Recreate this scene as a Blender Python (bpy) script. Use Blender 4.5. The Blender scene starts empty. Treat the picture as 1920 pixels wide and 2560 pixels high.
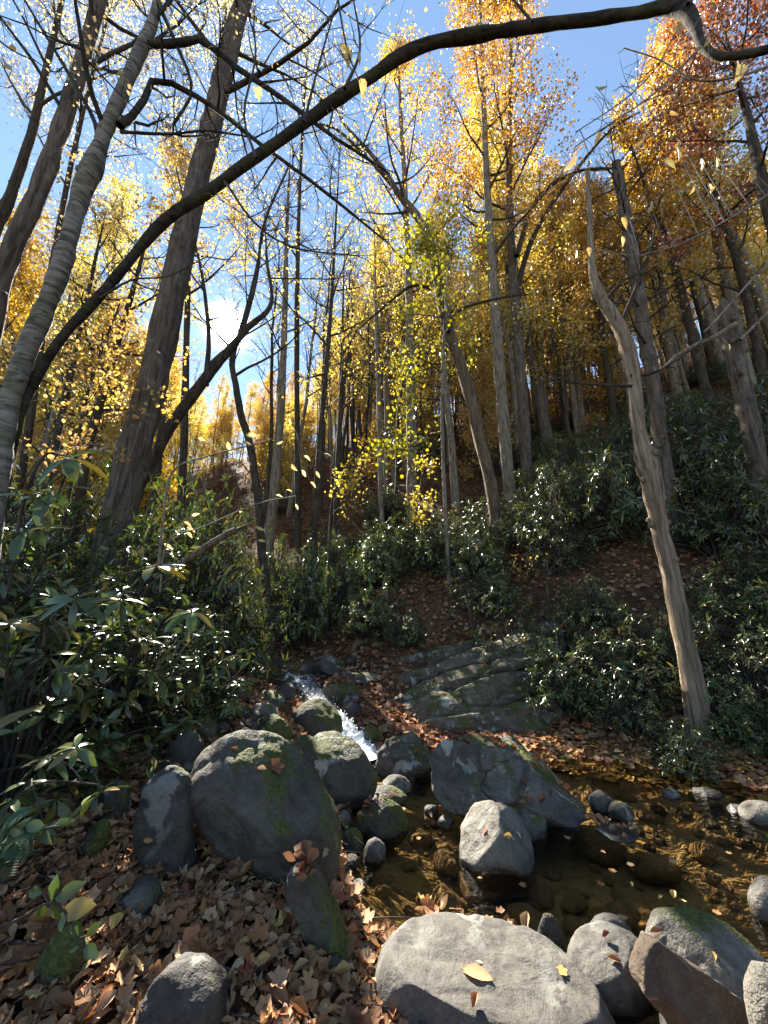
import bpy, bmesh, math, random
import numpy as np
from mathutils import Vector, Matrix, noise

# ---------------------------------------------------------------- camera, sky, sun, exposure
sc = bpy.context.scene
col = sc.collection
F_PX, CXP, CYP = 962.0, 960.0, 1280.0            # focal length and centre, in photograph pixels
PITCH = math.radians(15.4)
CP, SP = math.cos(PITCH), math.sin(PITCH)
CAMZ = 1.6
cam_d = bpy.data.cameras.new('camera')
cam_d.sensor_fit = 'VERTICAL'; cam_d.sensor_height = 36.0
cam_d.lens = 36.0 * F_PX / 2560.0
cam_d.clip_start = 0.05; cam_d.clip_end = 2000
cam = bpy.data.objects.new('camera', cam_d); col.objects.link(cam)
cam.location = (0, 0, CAMZ); cam.rotation_euler = (math.radians(90) + PITCH, 0, 0)
sc.camera = cam

SUN_EL, SUN_AZ = math.radians(38.0), math.radians(-25.9)      # azimuth from +Y, clockwise
SUN_DIR = Vector((math.sin(SUN_AZ) * math.cos(SUN_EL), math.cos(SUN_AZ) * math.cos(SUN_EL), math.sin(SUN_EL)))
world = bpy.data.worlds.new('World'); sc.world = world; world.use_nodes = True
wn = world.node_tree.nodes; wl = world.node_tree.links
bg = wn['Background']
sky = wn.new('ShaderNodeTexSky'); sky.sky_type = 'NISHITA'; sky.sun_disc = False
sky.sun_elevation = SUN_EL; sky.sun_rotation = SUN_AZ % (2 * math.pi)
sky.altitude = 900; sky.air_density = 1.0; sky.dust_density = 0.0; sky.ozone_density = 1.6
SKY_STRENGTH = 0.10
bg.inputs['Strength'].default_value = SKY_STRENGTH
hsv = wn.new('ShaderNodeHueSaturation'); hsv.inputs['Saturation'].default_value = 1.14; gam = wn.new('ShaderNodeGamma'); gam.inputs['Gamma'].default_value = 0.72; wl.new(sky.outputs['Color'], gam.inputs['Color']); wl.new(gam.outputs['Color'], hsv.inputs['Color']); wl.new(hsv.outputs['Color'], bg.inputs['Color'])
# the sun itself and its bright aureole, part of the sky
tc = wn.new('ShaderNodeTexCoord')
nrm = wn.new('ShaderNodeVectorMath'); nrm.operation = 'NORMALIZE'; wl.new(tc.outputs['Generated'], nrm.inputs[0])
dot = wn.new('ShaderNodeVectorMath'); dot.operation = 'DOT_PRODUCT'; dot.inputs[1].default_value = SUN_DIR
wl.new(nrm.outputs['Vector'], dot.inputs[0])
ac = wn.new('ShaderNodeMath'); ac.operation = 'ARCCOSINE'; wl.new(dot.outputs['Value'], ac.inputs[0])
def gl(width, amp, power):
    a = wn.new('ShaderNodeMath'); a.operation = 'DIVIDE'; a.inputs[1].default_value = math.radians(width); wl.new(ac.outputs[0], a.inputs[0])
    b = wn.new('ShaderNodeMath'); b.operation = 'POWER'; b.inputs[1].default_value = power; wl.new(a.outputs[0], b.inputs[0])
    c = wn.new('ShaderNodeMath'); c.operation = 'MULTIPLY'; c.inputs[1].default_value = -1; wl.new(b.outputs[0], c.inputs[0])
    d = wn.new('ShaderNodeMath'); d.operation = 'EXPONENT'; wl.new(c.outputs[0], d.inputs[0])
    e = wn.new('ShaderNodeMath'); e.operation = 'MULTIPLY'; e.inputs[1].default_value = amp; wl.new(d.outputs[0], e.inputs[0])
    return e
g1, g2 = gl(1.45, 10.0, 2.2), gl(2.0, 0.20, 1)
ad = wn.new('ShaderNodeMath'); ad.operation = 'ADD'; wl.new(g1.outputs[0], ad.inputs[0]); wl.new(g2.outputs[0], ad.inputs[1])
bg2 = wn.new('ShaderNodeBackground'); bg2.inputs['Color'].default_value = (1, 0.95, 0.86, 1)
wl.new(ad.outputs[0], bg2.inputs['Strength'])
ash = wn.new('ShaderNodeAddShader'); wl.new(bg.outputs[0], ash.inputs[0]); wl.new(bg2.outputs[0], ash.inputs[1])
wl.new(ash.outputs[0], wn['World Output'].inputs['Surface'])

sun_d = bpy.data.lights.new('sun', 'SUN'); sun_d.energy = 5.0; sun_d.angle = math.radians(0.53); sun_d.color = (1.0, 0.93, 0.82)
sun = bpy.data.objects.new('sun', sun_d); col.objects.link(sun)
sun.rotation_euler = (-SUN_DIR).to_track_quat('-Z', 'Y').to_euler()

sc.view_settings.view_transform = 'Standard'; sc.view_settings.look = 'None'
sc.view_settings.exposure = 2.2; sc.view_settings.gamma = 1.0; sc.view_settings.use_curve_mapping = False
sc.render.engine = 'CYCLES'
cy = sc.cycles
cy.max_bounces = 6; cy.diffuse_bounces = 3; cy.glossy_bounces = 2; cy.transmission_bounces = 3; cy.transparent_max_bounces = 8
cy.caustics_reflective = False; cy.caustics_refractive = False; cy.use_denoising = True; cy.sample_clamp_indirect = 4.0
cy.use_light_tree = False; cy.use_adaptive_sampling = True; cy.adaptive_threshold = 0.02

random.seed(7)
RNG = np.random.default_rng(11)

# ---------------------------------------------------------------- helpers
def ray(px, py):
    xc = (px - CXP) / F_PX; yc = (CYP - py) / F_PX
    return np.array((xc, CP - yc * SP, yc * CP + SP))
def pt(px, py, Y=None, z=None, d=None):
    """world point on the ray of a photograph pixel, at world depth Y, height z or axial distance d"""
    r = ray(px, py)
    t = Y / r[1] if Y is not None else ((z - CAMZ) / r[2] if z is not None else d)
    return np.array((0, 0, CAMZ)) + r * t
def depth(p):
    return p[1] * CP + (p[2] - CAMZ) * SP
def project(P):
    P = np.atleast_2d(P); dz = P[:, 2] - CAMZ
    d = P[:, 1] * CP + dz * SP; u = -P[:, 1] * SP + dz * CP
    d = np.where(d < 0.05, 0.05, d)
    return np.stack((CXP + F_PX * P[:, 0] / d, CYP - F_PX * u / d), 1), d

def new_mesh(name, V, faces, smooth=True, mat=None):
    """V (n,3); faces = list of int arrays (m,k)"""
    me = bpy.data.meshes.new(name)
    V = np.asarray(V, np.float32).reshape(-1, 3)
    faces = [np.asarray(f, np.int32) for f in faces if len(f)]
    idx = np.concatenate([f.ravel() for f in faces])
    tot = np.concatenate([np.full(len(f), f.shape[1], np.int32) for f in faces])
    st = np.concatenate(([0], np.cumsum(tot)[:-1])).astype(np.int32)
    me.vertices.add(len(V)); me.vertices.foreach_set('co', V.ravel())
    me.loops.add(len(idx)); me.loops.foreach_set('vertex_index', idx)
    me.polygons.add(len(tot)); me.polygons.foreach_set('loop_start', st)
    me.update(calc_edges=True)
    if smooth: me.polygons.foreach_set('use_smooth', np.ones(len(tot), bool))
    if mat: me.materials.append(mat)
    me.validate()
    return me
def link(name, data, parent=None, loc=None):
    o = bpy.data.objects.new(name, data); col.objects.link(o)
    if parent: o.parent = parent
    if loc is not None: o.location = loc
    return o
def tag(o, label, cat, group=None):
    o['label'] = label; o['category'] = cat
    if group: o['group'] = group
    return o
def thing(name, label, cat, loc=(0, 0, 0), group=None):
    o = link(name, None); o.location = loc; o.empty_display_size = 0.2
    return tag(o, label, cat, group)
def copy_tree(o, parent=None):
    c = o.copy(); col.objects.link(c)
    if parent: c.parent = parent
    for ch in list(o.children): copy_tree(ch, c)
    return c

class Geo:
    def __init__(s): s.V = []; s.F = {}; s.n = 0
    def add(s, V, F):
        V = np.asarray(V, float); s.V.append(V)
        F = np.asarray(F, int); s.F.setdefault(F.shape[1], []).append(F + s.n); s.n += len(V)
    def mesh(s, name, mat, smooth=True, origin=None):
        V = np.concatenate(s.V)
        if origin is not None: V = V - np.asarray(origin)
        return new_mesh(name, V, [np.concatenate(f) for f in s.F.values()], smooth, mat)

def resample(P, n):
    """Catmull-Rom through P (with any number of columns)"""
    P = np.asarray(P, float); m = len(P)
    if m == 2:
        t = np.linspace(0, 1, n)[:, None]; return P[0] * (1 - t) + P[1] * t
    Q = np.vstack((2 * P[0] - P[1], P, 2 * P[-1] - P[-2]))
    u = np.linspace(0, m - 1 - 1e-6, n); i = u.astype(int); f = (u - i)[:, None]
    a, b, c, d = Q[i], Q[i + 1], Q[i + 2], Q[i + 3]
    return 0.5 * (2 * b + (c - a) * f + (2 * a - 5 * b + 4 * c - d) * f ** 2 + (3 * b - a - 3 * c + d) * f ** 3)
_RING = {}
def tube(P, R, sides=6, rough=0.0, rng=None):
    P = np.asarray(P, float); n = len(P); R = np.broadcast_to(np.asarray(R, float), (n,))
    T = np.gradient(P, axis=0); T /= np.linalg.norm(T, axis=1)[:, None] + 1e-9
    mean = P[-1] - P[0]
    ref = np.zeros(3); ref[np.argmin(np.abs(mean))] = 1
    A = np.cross(T, ref); A /= np.linalg.norm(A, axis=1)[:, None] + 1e-9
    B = np.cross(T, A)
    if sides not in _RING:
        th = np.linspace(0, 2 * np.pi, sides, endpoint=False); _RING[sides] = (np.cos(th), np.sin(th))
    c, s = _RING[sides]
    rr = R[:, None] * np.ones(sides)
    if rough: rr = rr * (1 + rough * (rng.random((n, sides)) - 0.5))
    V = P[:, None, :] + rr[..., None] * (c[None, :, None] * A[:, None, :] + s[None, :, None] * B[:, None, :])
    i = np.arange(n - 1)[:, None] * sides; j = np.arange(sides)[None, :]; j2 = (j + 1) % sides
    F = np.stack((i + j, i + j2, i + sides + j2, i + sides + j), -1).reshape(-1, 4)
    return V.reshape(-1, 3), F
def unit(v):
    v = np.asarray(v, float); return v / (np.linalg.norm(v, axis=-1, keepdims=True) + 1e-9)
def scatter(T, TF, pos, d, nrm_, size):
    """copies of a template (length along x, face along z) at pos, pointing along d"""
    x = unit(d); y = unit(np.cross(nrm_, x)); z = np.cross(x, y)
    M = np.stack((x, y, z), 1) * np.asarray(size).reshape(-1, 1, 1)
    V = np.einsum('kj,njc->nkc', T, M) + pos[:, None, :]
    n, k = len(pos), len(T)
    Fs = (TF[None] + (np.arange(n) * k)[:, None, None]).reshape(-1, TF.shape[1])
    return V.reshape(-1, 3), Fs
def leaf_blade(stations, fold=0.2, droop=0.15, curl=0.0, wave=0.0, seed=0):
    """two rows of quads each side of a midrib; stations = [(x, half width)]"""
    r = np.random.default_rng(seed); V = []; F = []
    for x, w in stations:
        zc = -droop * x * x + curl * 0.5 * (x - .5) ** 2
        wz = wave * (r.random(3) - 0.5)
        V += [(x, -w, zc + fold * w + wz[0] + curl * w * 1.2), (x, 0, zc + wz[1] * .4), (x, w, zc + fold * w + wz[2] + curl * w * 1.2)]
    for i in range(len(stations) - 1):
        a = i * 3
        F += [(a, a + 3, a + 4, a + 1), (a + 1, a + 4, a + 5, a + 2)]
    return np.array(V), np.array(F)
def lobed_leaf(seed, lobes=5, curl=0.25, depth_=0.42):
    r = np.random.default_rng(seed); n = lobes * 4; V = [(0.5, 0, 0)]; th0 = math.pi
    for k in range(n):
        a = th0 + 2 * math.pi * (k + .5) / n
        ph = (k % 4)
        rad = 0.5 * (1 - depth_ * (ph == 0) - 0.16 * (ph in (1, 3)) ) * (0.9 + 0.2 * r.random())
        if abs((a % (2 * math.pi)) - math.pi) < 0.35: rad *= .75
        x, y = 0.5 + rad * math.cos(a), rad * math.sin(a)
        V.append((x, y, curl * (rad * 1.6) ** 2 * (0.4 + 1.2 * r.random()) - .05 * r.random()))
    F = [(0, 1 + k, 1 + (k + 1) % n) for k in range(n)]
    return np.array(V), np.array(F)
DIAMOND = (np.array([(0, 0, 0), (.45, -.36, .07), (1, 0, -.06), (.45, .36, .07)]), np.array([(0, 1, 2, 3)]))
BROAD = (np.array([(0, 0, 0), (.3, -.42, .1), (.75, -.34, .04), (1.0, 0, -.08), (.75, .34, .05), (.3, .42, .09)]), np.array([(0, 1, 2, 3), (0, 3, 4, 5)]))
LANCE2 = leaf_blade([(0, .012), (.45, .15), (1, .01)], .35, .2)
RHODO = leaf_blade([(0, .014), (.1, .03), (.35, .135), (.65, .15), (.88, .09), (1, .012)], .3, .22)

# ---------------------------------------------------------------- materials
def mk(name):
    m = bpy.data.materials.new(name); m.use_nodes = True
    nt = m.node_tree; nt.nodes.clear()
    out = nt.nodes.new('ShaderNodeOutputMaterial')
    return m, nt, nt.nodes, nt.links, out
def ramp(nt, fac, cols, interp='LINEAR'):
    r = nt.nodes.new('ShaderNodeValToRGB'); r.color_ramp.interpolation = interp
    e = r.color_ramp.elements
    while len(e) < len(cols): e.new(0.5)
    for k, c in enumerate(cols):
        p, c = c if len(c) == 2 else (k / max(1, len(cols) - 1), c)
        e[k].position = p; e[k].color = (*c[:3], 1)
    if fac is not None: nt.links.new(fac, r.inputs[0])
    return r
def noise_n(nt, scale, detail=4, rough=.6, vec=None, dist=0):
    n = nt.nodes.new('ShaderNodeTexNoise'); n.inputs['Scale'].default_value = scale; n.inputs['Detail'].default_value = detail
    n.inputs['Roughness'].default_value = rough; n.inputs['Distortion'].default_value = dist
    if vec is not None: nt.links.new(vec, n.inputs['Vector'])
    return n
def mix_rgb(nt, fac, a, b, mode='MIX'):
    m = nt.nodes.new('ShaderNodeMix'); m.data_type = 'RGBA'; m.blend_type = mode
    for s, v in ((m.inputs[0], fac), (m.inputs[6], a), (m.inputs[7], b)):
        if hasattr(v, 'is_linked'): nt.links.new(v, s)
        elif isinstance(v, (int, float)): s.default_value = v
        else: s.default_value = (*v[:3], 1)
    return m.outputs[2]
def mathn(nt, op, a, b=None, c=None, clamp=False):
    m = nt.nodes.new('ShaderNodeMath'); m.operation = op; m.use_clamp = clamp
    for s, v in zip(m.inputs, (a, b, c)):
        if v is None: continue
        if hasattr(v, 'is_linked'): nt.links.new(v, s)
        else: s.default_value = v
    return m.outputs[0]
def leaf_mat(name, cols, trans=0.5, gloss=0.06, rough=0.45, sat_back=1.06):
    """thin leaf: reflects, lets light through, colour differs leaf by leaf and tree by tree"""
    m, nt, N, L, out = mk(name)
    g = N.new('ShaderNodeNewGeometry'); oi = N.new('ShaderNodeObjectInfo')
    f = mathn(nt, 'FRACT', mathn(nt, 'ADD', g.outputs['Random Per Island'], oi.outputs['Random']))
    r = ramp(nt, f, cols)
    hs = N.new('ShaderNodeHueSaturation'); L.new(r.outputs[0], hs.inputs['Color'])
    L.new(mathn(nt, 'MULTIPLY_ADD', oi.outputs['Random'], 0.03, 0.485), hs.inputs['Hue'])
    L.new(mathn(nt, 'MULTIPLY_ADD', oi.outputs['Random'], 0.3, 0.85), hs.inputs['Value'])
    d = N.new('ShaderNodeBsdfDiffuse'); t = N.new('ShaderNodeBsdfTranslucent'); gs = N.new('ShaderNodeBsdfGlossy')
    gs.inputs['Roughness'].default_value = rough
    L.new(hs.outputs[0], d.inputs[0])
    h2 = N.new('ShaderNodeHueSaturation'); h2.inputs['Saturation'].default_value = sat_back; h2.inputs['Value'].default_value = 1.22
    L.new(hs.outputs[0], h2.inputs['Color']); L.new(h2.outputs[0], t.inputs[0])
    a = N.new('ShaderNodeMixShader'); a.inputs[0].default_value = trans; L.new(d.outputs[0], a.inputs[1]); L.new(t.outputs[0], a.inputs[2])
    b = N.new('ShaderNodeMixShader')
    fr = N.new('ShaderNodeFresnel'); fr.inputs[0].default_value = 1.45
    L.new(mathn(nt, 'MULTIPLY_ADD', fr.outputs[0], gloss * 6, gloss * .3, clamp=True), b.inputs[0])
    L.new(a.outputs[0], b.inputs[1]); L.new(gs.outputs[0], b.inputs[2]); L.new(b.outputs[0], out.inputs[0])
    return m
def bark_mat(name, dark, light, sc_xy=14, sc_z=2.2, bump=0.6, moss=0.0, lichen=0.0, bands=False):
    m, nt, N, L, out = mk(name)
    tcn = N.new('ShaderNodeTexCoord'); mp = N.new('ShaderNodeMapping'); L.new(tcn.outputs['Object'], mp.inputs[0])
    mp.inputs['Scale'].default_value = (sc_xy, sc_xy, sc_z)
    n1 = noise_n(nt, 1.0, 6, .65, mp.outputs[0], .6); n2 = noise_n(nt, 1.7, 3, .5, tcn.outputs['Object'])
    c = ramp(nt, n1.outputs[0], [(.36, tuple(.7 * a for a in dark)), (.5, tuple((a + b) / 2 for a, b in zip(dark, light))), (.64, light)]).outputs[0]
    c = mix_rgb(nt, mathn(nt, 'MULTIPLY', n2.outputs[0], .5), c, tuple(.6 * a + .2 * b for a, b in zip(dark, light)))
    hgt = n1.outputs[0]
    if bands:
        mp2 = N.new('ShaderNodeMapping'); L.new(tcn.outputs['Object'], mp2.inputs[0]); mp2.inputs['Scale'].default_value = (2.5, 2.5, 13)
        n3 = noise_n(nt, 1.2, 5, .7, mp2.outputs[0], 1.2)
        c = mix_rgb(nt, ramp(nt, n3.outputs[0], [(.42, (0, 0, 0)), (.56, (1, 1, 1))]).outputs[0], c, tuple(min(1, x * 1.5) for x in light))
        hgt = n3.outputs[0]
    if lichen:
        n4 = noise_n(nt, 5, 4, .6, tcn.outputs['Object'])
        c = mix_rgb(nt, mathn(nt, 'MULTIPLY', ramp(nt, n4.outputs[0], [(.55, (0, 0, 0)), (.68, (1, 1, 1))]).outputs[0], lichen), c, (.38, .42, .36))
    if moss:
        n5 = noise_n(nt, 2.2, 5, .65, tcn.outputs['Object'])
        c = mix_rgb(nt, mathn(nt, 'MULTIPLY', ramp(nt, n5.outputs[0], [(.5, (0, 0, 0)), (.64, (1, 1, 1))]).outputs[0], moss), c, (.07, .085, .02))
    p = N.new('ShaderNodeBsdfPrincipled'); L.new(c, p.inputs['Base Color']); p.inputs['Roughness'].default_value = .9
    p.inputs['Specular IOR Level'].default_value = .25
    b = N.new('ShaderNodeBump'); b.inputs['Strength'].default_value = bump; b.inputs['Distance'].default_value = .03
    L.new(hgt, b.inputs['Height']); L.new(b.outputs[0], p.inputs['Normal']); L.new(p.outputs[0], out.inputs[0])
    return m
def rock_mat(name, c1, c2, moss=0.0, lichen=0.5, strata=0.0, wet=True, crack=0.0, bump=.8):
    m, nt, N, L, out = mk(name)
    tcn = N.new('ShaderNodeTexCoord'); oi = N.new('ShaderNodeObjectInfo'); ge = N.new('ShaderNodeNewGeometry')
    off = N.new('ShaderNodeVectorMath'); off.operation = 'ADD'; L.new(tcn.outputs['Object'], off.inputs[0])
    cmb = N.new('ShaderNodeCombineXYZ'); L.new(mathn(nt, 'MULTIPLY', oi.outputs['Random'], 37.0), cmb.inputs[0]); L.new(cmb.outputs[0], off.inputs[1])
    v = off.outputs[0]
    n1 = noise_n(nt, 2.4, 6, .62, v); n2 = noise_n(nt, 22, 5, .7, v); n3 = noise_n(nt, 90, 3, .6, v)
    c = ramp(nt, n1.outputs[0], [(.3, c1), (.7, c2)]).outputs[0]
    c = mix_rgb(nt, .55, c, ramp(nt, n2.outputs[0], [(.25, (.25, .25, .25)), (.75, (.8, .78, .74))]).outputs[0], 'OVERLAY')
    c = mix_rgb(nt, .35, c, ramp(nt, n3.outputs[0], [(.3, (.2, .2, .2)), (.7, (.8, .8, .8))]).outputs[0], 'OVERLAY')
    h = mathn(nt, 'ADD', mathn(nt, 'MULTIPLY', n2.outputs[0], .6), mathn(nt, 'MULTIPLY', n3.outputs[0], .22))
    if strata:
        mp = N.new('ShaderNodeMapping'); L.new(v, mp.inputs[0]); mp.inputs['Scale'].default_value = (1.2, 1.2, 16); mp.inputs['Rotation'].default_value = (.2, .25, 0)
        ns = noise_n(nt, 1.5, 5, .65, mp.outputs[0], .8)
        c = mix_rgb(nt, strata, c, ramp(nt, ns.outputs[0], [(.35, (.22, .22, .22)), (.65, (.72, .7, .66))]).outputs[0], 'OVERLAY')
        h = mathn(nt, 'ADD', h, mathn(nt, 'MULTIPLY', ns.outputs[0], strata * 1.5))
    cv = N.new('ShaderNodeTexVoronoi'); cv.feature = 'DISTANCE_TO_EDGE'; cv.inputs['Scale'].default_value = 2.1
    wv = N.new('ShaderNodeVectorMath'); wv.operation = 'ADD'; wn_ = noise_n(nt, 3.5, 4, .6, v); L.new(v, wv.inputs[0]); ws_ = N.new('ShaderNodeVectorMath'); ws_.operation = 'SCALE'; ws_.inputs['Scale'].default_value = .3; L.new(wn_.outputs['Color'], ws_.inputs[0]); L.new(ws_.outputs[0], wv.inputs[1]); L.new(wv.outputs[0], cv.inputs['Vector'])
    crk = mathn(nt, 'MULTIPLY', ramp(nt, cv.outputs['Distance'], [(.0, (1, 1, 1)), (.022, (0, 0, 0))]).outputs[0], ramp(nt, n1.outputs[0], [(.5, (0, 0, 0)), (.62, (1, 1, 1))]).outputs[0])
    st_ = noise_n(nt, 5.5, 5, .7, v, 1.0)
    c = mix_rgb(nt, mathn(nt, 'MULTIPLY', ramp(nt, st_.outputs[0], [(.48, (0, 0, 0)), (.66, (1, 1, 1))]).outputs[0], .6), c, tuple(.45 * a for a in c1))
    crk = mathn(nt, 'MULTIPLY', crk, crack)
    c = mix_rgb(nt, crk, c, (.012, .010, .008))
    h = mathn(nt, 'SUBTRACT', h, mathn(nt, 'MULTIPLY', crk, 1.2)); h = mathn(nt, 'ADD', h, mathn(nt, 'MULTIPLY', st_.outputs[0], 1.2))
    if lichen:
        vo = noise_n(nt, 6.5, 3, .55, v, .4); nb = noise_n(nt, 1.6, 2, .5, v)
        ml = mathn(nt, 'MULTIPLY', ramp(nt, vo.outputs[0], [(.56, (0, 0, 0)), (.60, (1, 1, 1))]).outputs[0],
                   ramp(nt, nb.outputs[0], [(.42, (0, 0, 0)), (.6, (1, 1, 1))]).outputs[0])
        c = mix_rgb(nt, mathn(nt, 'MULTIPLY', ml, lichen), c, (.40, .41, .36))
    rough = .78
    sep = N.new('ShaderNodeSeparateXYZ'); L.new(ge.outputs['Normal'], sep.inputs[0])
    if moss:
        nm = noise_n(nt, 3.2, 6, .7, v); nm2 = noise_n(nt, 60, 3, .6, v)
        up = mathn(nt, 'MULTIPLY_ADD', sep.outputs[2], .16, 0)
        rt = mathn(nt, 'MULTIPLY_ADD', sep.outputs[0], .10, up)
        mm = mathn(nt, 'ADD', nm.outputs[0], rt)
        fm = ramp(nt, mm, [(.72 - .26 * moss, (0, 0, 0)), (.84 - .26 * moss, (1, 1, 1))]).outputs[0]
        mc = ramp(nt, nm2.outputs[0], [(.3, (.035, .045, .010)), (.7, (.13, .14, .026))]).outputs[0]
        c = mix_rgb(nt, fm, c, mc)
        h = mathn(nt, 'ADD', h, mathn(nt, 'MULTIPLY', mathn(nt, 'MULTIPLY', fm, nm2.outputs[0]), 1.2))
    p = N.new('ShaderNodeBsdfPrincipled')
    if wet:
        sp = N.new('ShaderNodeSeparateXYZ'); L.new(ge.outputs['Position'], sp.inputs[0])
        w = mathn(nt, 'SUBTRACT', mathn(nt, 'MULTIPLY_ADD', n1.outputs[0], .14, .02), sp.outputs[2])
        wf = ramp(nt, mathn(nt, 'MULTIPLY', w, 14, clamp=True), [(0, (0, 0, 0)), (1, (1, 1, 1))]).outputs[0]
        c = mix_rgb(nt, mathn(nt, 'MULTIPLY', wf, .55), c, (.018, .015, .011))
        L.new(mathn(nt, 'MULTIPLY_ADD', wf, -.45, rough), p.inputs['Roughness'])
    else: p.inputs['Roughness'].default_value = rough
    L.new(c, p.inputs['Base Color']); p.inputs['Specular IOR Level'].default_value = .35
    b = N.new('ShaderNodeBump'); b.inputs['Strength'].default_value = bump; b.inputs['Distance'].default_value = .03
    L.new(h, b.inputs['Height']); L.new(b.outputs[0], p.inputs['Normal']); L.new(p.outputs[0], out.inputs[0])
    return m

M = {}
M['gold'] = leaf_mat('gold_leaf', [(.48, .26, .03), (.60, .36, .045), (.66, .44, .07), (.57, .32, .04), (.46, .21, .03)], .6)
M['yellow'] = leaf_mat('yellow_leaf', [(.52, .38, .06), (.66, .51, .09), (.66, .50, .14), (.52, .36, .06)], .6)
M['pale'] = leaf_mat('pale_leaf', [(.60, .46, .17), (.72, .60, .27), (.66, .48, .20), (.58, .42, .16)], .55)
M['orange'] = leaf_mat('orange_leaf', [(.56, .33, .06), (.66, .43, .11), (.62, .45, .16), (.50, .26, .06)], .55)
M['rust'] = leaf_mat('rust_leaf', [(.34, .11, .035), (.44, .17, .05), (.28, .08, .035), (.48, .24, .07)], .55)
M['lime'] = leaf_mat('lime_leaf', [(.30, .31, .02), (.42, .40, .03), (.52, .44, .04), (.22, .24, .02)], .6)
M['lemon'] = leaf_mat('lemon_leaf', [(.62, .52, .06), (.68, .55, .10), (.56, .46, .06)], .55)
M['rhodo'] = leaf_mat('rhododendron_leaf', [(.050, .078, .020), (.080, .112, .028), (.064, .090, .030), (.12, .145, .030), (.056, .082, .022), (.27, .20, .05)], .28, .10, .27, 1.2)
M['fern'] = leaf_mat('fern_frond', [(.05, .11, .05), (.07, .14, .06)], .35, .05, .5)
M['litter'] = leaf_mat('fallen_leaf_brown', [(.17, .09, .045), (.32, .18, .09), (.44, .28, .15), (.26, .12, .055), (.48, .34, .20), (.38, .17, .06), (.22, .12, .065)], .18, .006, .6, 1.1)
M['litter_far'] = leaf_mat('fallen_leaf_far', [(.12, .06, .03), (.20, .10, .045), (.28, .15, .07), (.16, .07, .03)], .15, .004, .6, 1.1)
M['beech'] = leaf_mat('beech_leaf', [(.62, .46, .16), (.66, .52, .24), (.60, .38, .12)], .4, .05, .5)
M['bark_grey'] = bark_mat('bark_grey', (.045, .033, .024), (.19, .145, .11), 15, 1.5, 1.0, 0, .15)
M['bark_pale'] = bark_mat('bark_pale', (.10, .076, .053), (.30, .24, .175), 12, 2.2, .6, 0, .3)
M['bark_dark'] = bark_mat('bark_dark', (.022, .016, .011), (.095, .07, .05), 18, 2, .8, .2, .1)
M['bark_brown'] = bark_mat('bark_brown', (.06, .037, .022), (.22, .155, .10), 16, 1.8, .9, .15, .1)
M['bark_birch'] = bark_mat('bark_birch', (.028, .022, .017), (.17, .145, .115), 7, 3, .7, .6, .15, bands=True)
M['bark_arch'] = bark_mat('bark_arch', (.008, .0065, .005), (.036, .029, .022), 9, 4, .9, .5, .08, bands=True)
M['bark_mossy'] = bark_mat('bark_mossy', (.03, .024, .018), (.13, .11, .085), 12, 2, .7, .8, .2)
M['deadwood'] = bark_mat('deadwood', (.11, .07, .042), (.42, .32, .22), 22, 1.1, 1.2, .2, .1)
M['twig'] = bark_mat('twig_bark', (.03, .024, .02), (.11, .09, .07), 20, 6, .2)
M['twig_pale'] = bark_mat('twig_pale_bark', (.16, .13, .10), (.32, .27, .22), 20, 6, .2)
M['rock'] = rock_mat('rock_grey', (.06, .054, .046), (.125, .114, .098), .0, .5, bump=.4)
M['rock_pale'] = rock_mat('rock_pale', (.12, .108, .09), (.23, .21, .175), .2, .35)
M['rock_dark'] = rock_mat('rock_dark', (.035, .031, .027), (.085, .075, .064), .2, .4)
M['rock_mossy'] = rock_mat('rock_mossy', (.042, .037, .028), (.11, .098, .076), .8, .35)
M['rock_lichen'] = rock_mat('rock_lichen', (.055, .048, .04), (.125, .112, .093), .5, 1.0, 0, True, .35)
M['rock_angular'] = rock_mat('rock_angular', (.065, .058, .05), (.17, .155, .135), .45, .8, .35, True, .8)
M['rock_ledge'] = rock_mat('rock_ledge', (.055, .043, .029), (.19, .155, .11), .5, .8, .6, True, .7)
M['rock_brown'] = rock_mat('rock_brown', (.06, .042, .028), (.145, .108, .075), .0, .3)
M['rock_wet'] = rock_mat('rock_submerged', (.20, .12, .05), (.38, .25, .12), .0, .1, wet=False)

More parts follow.
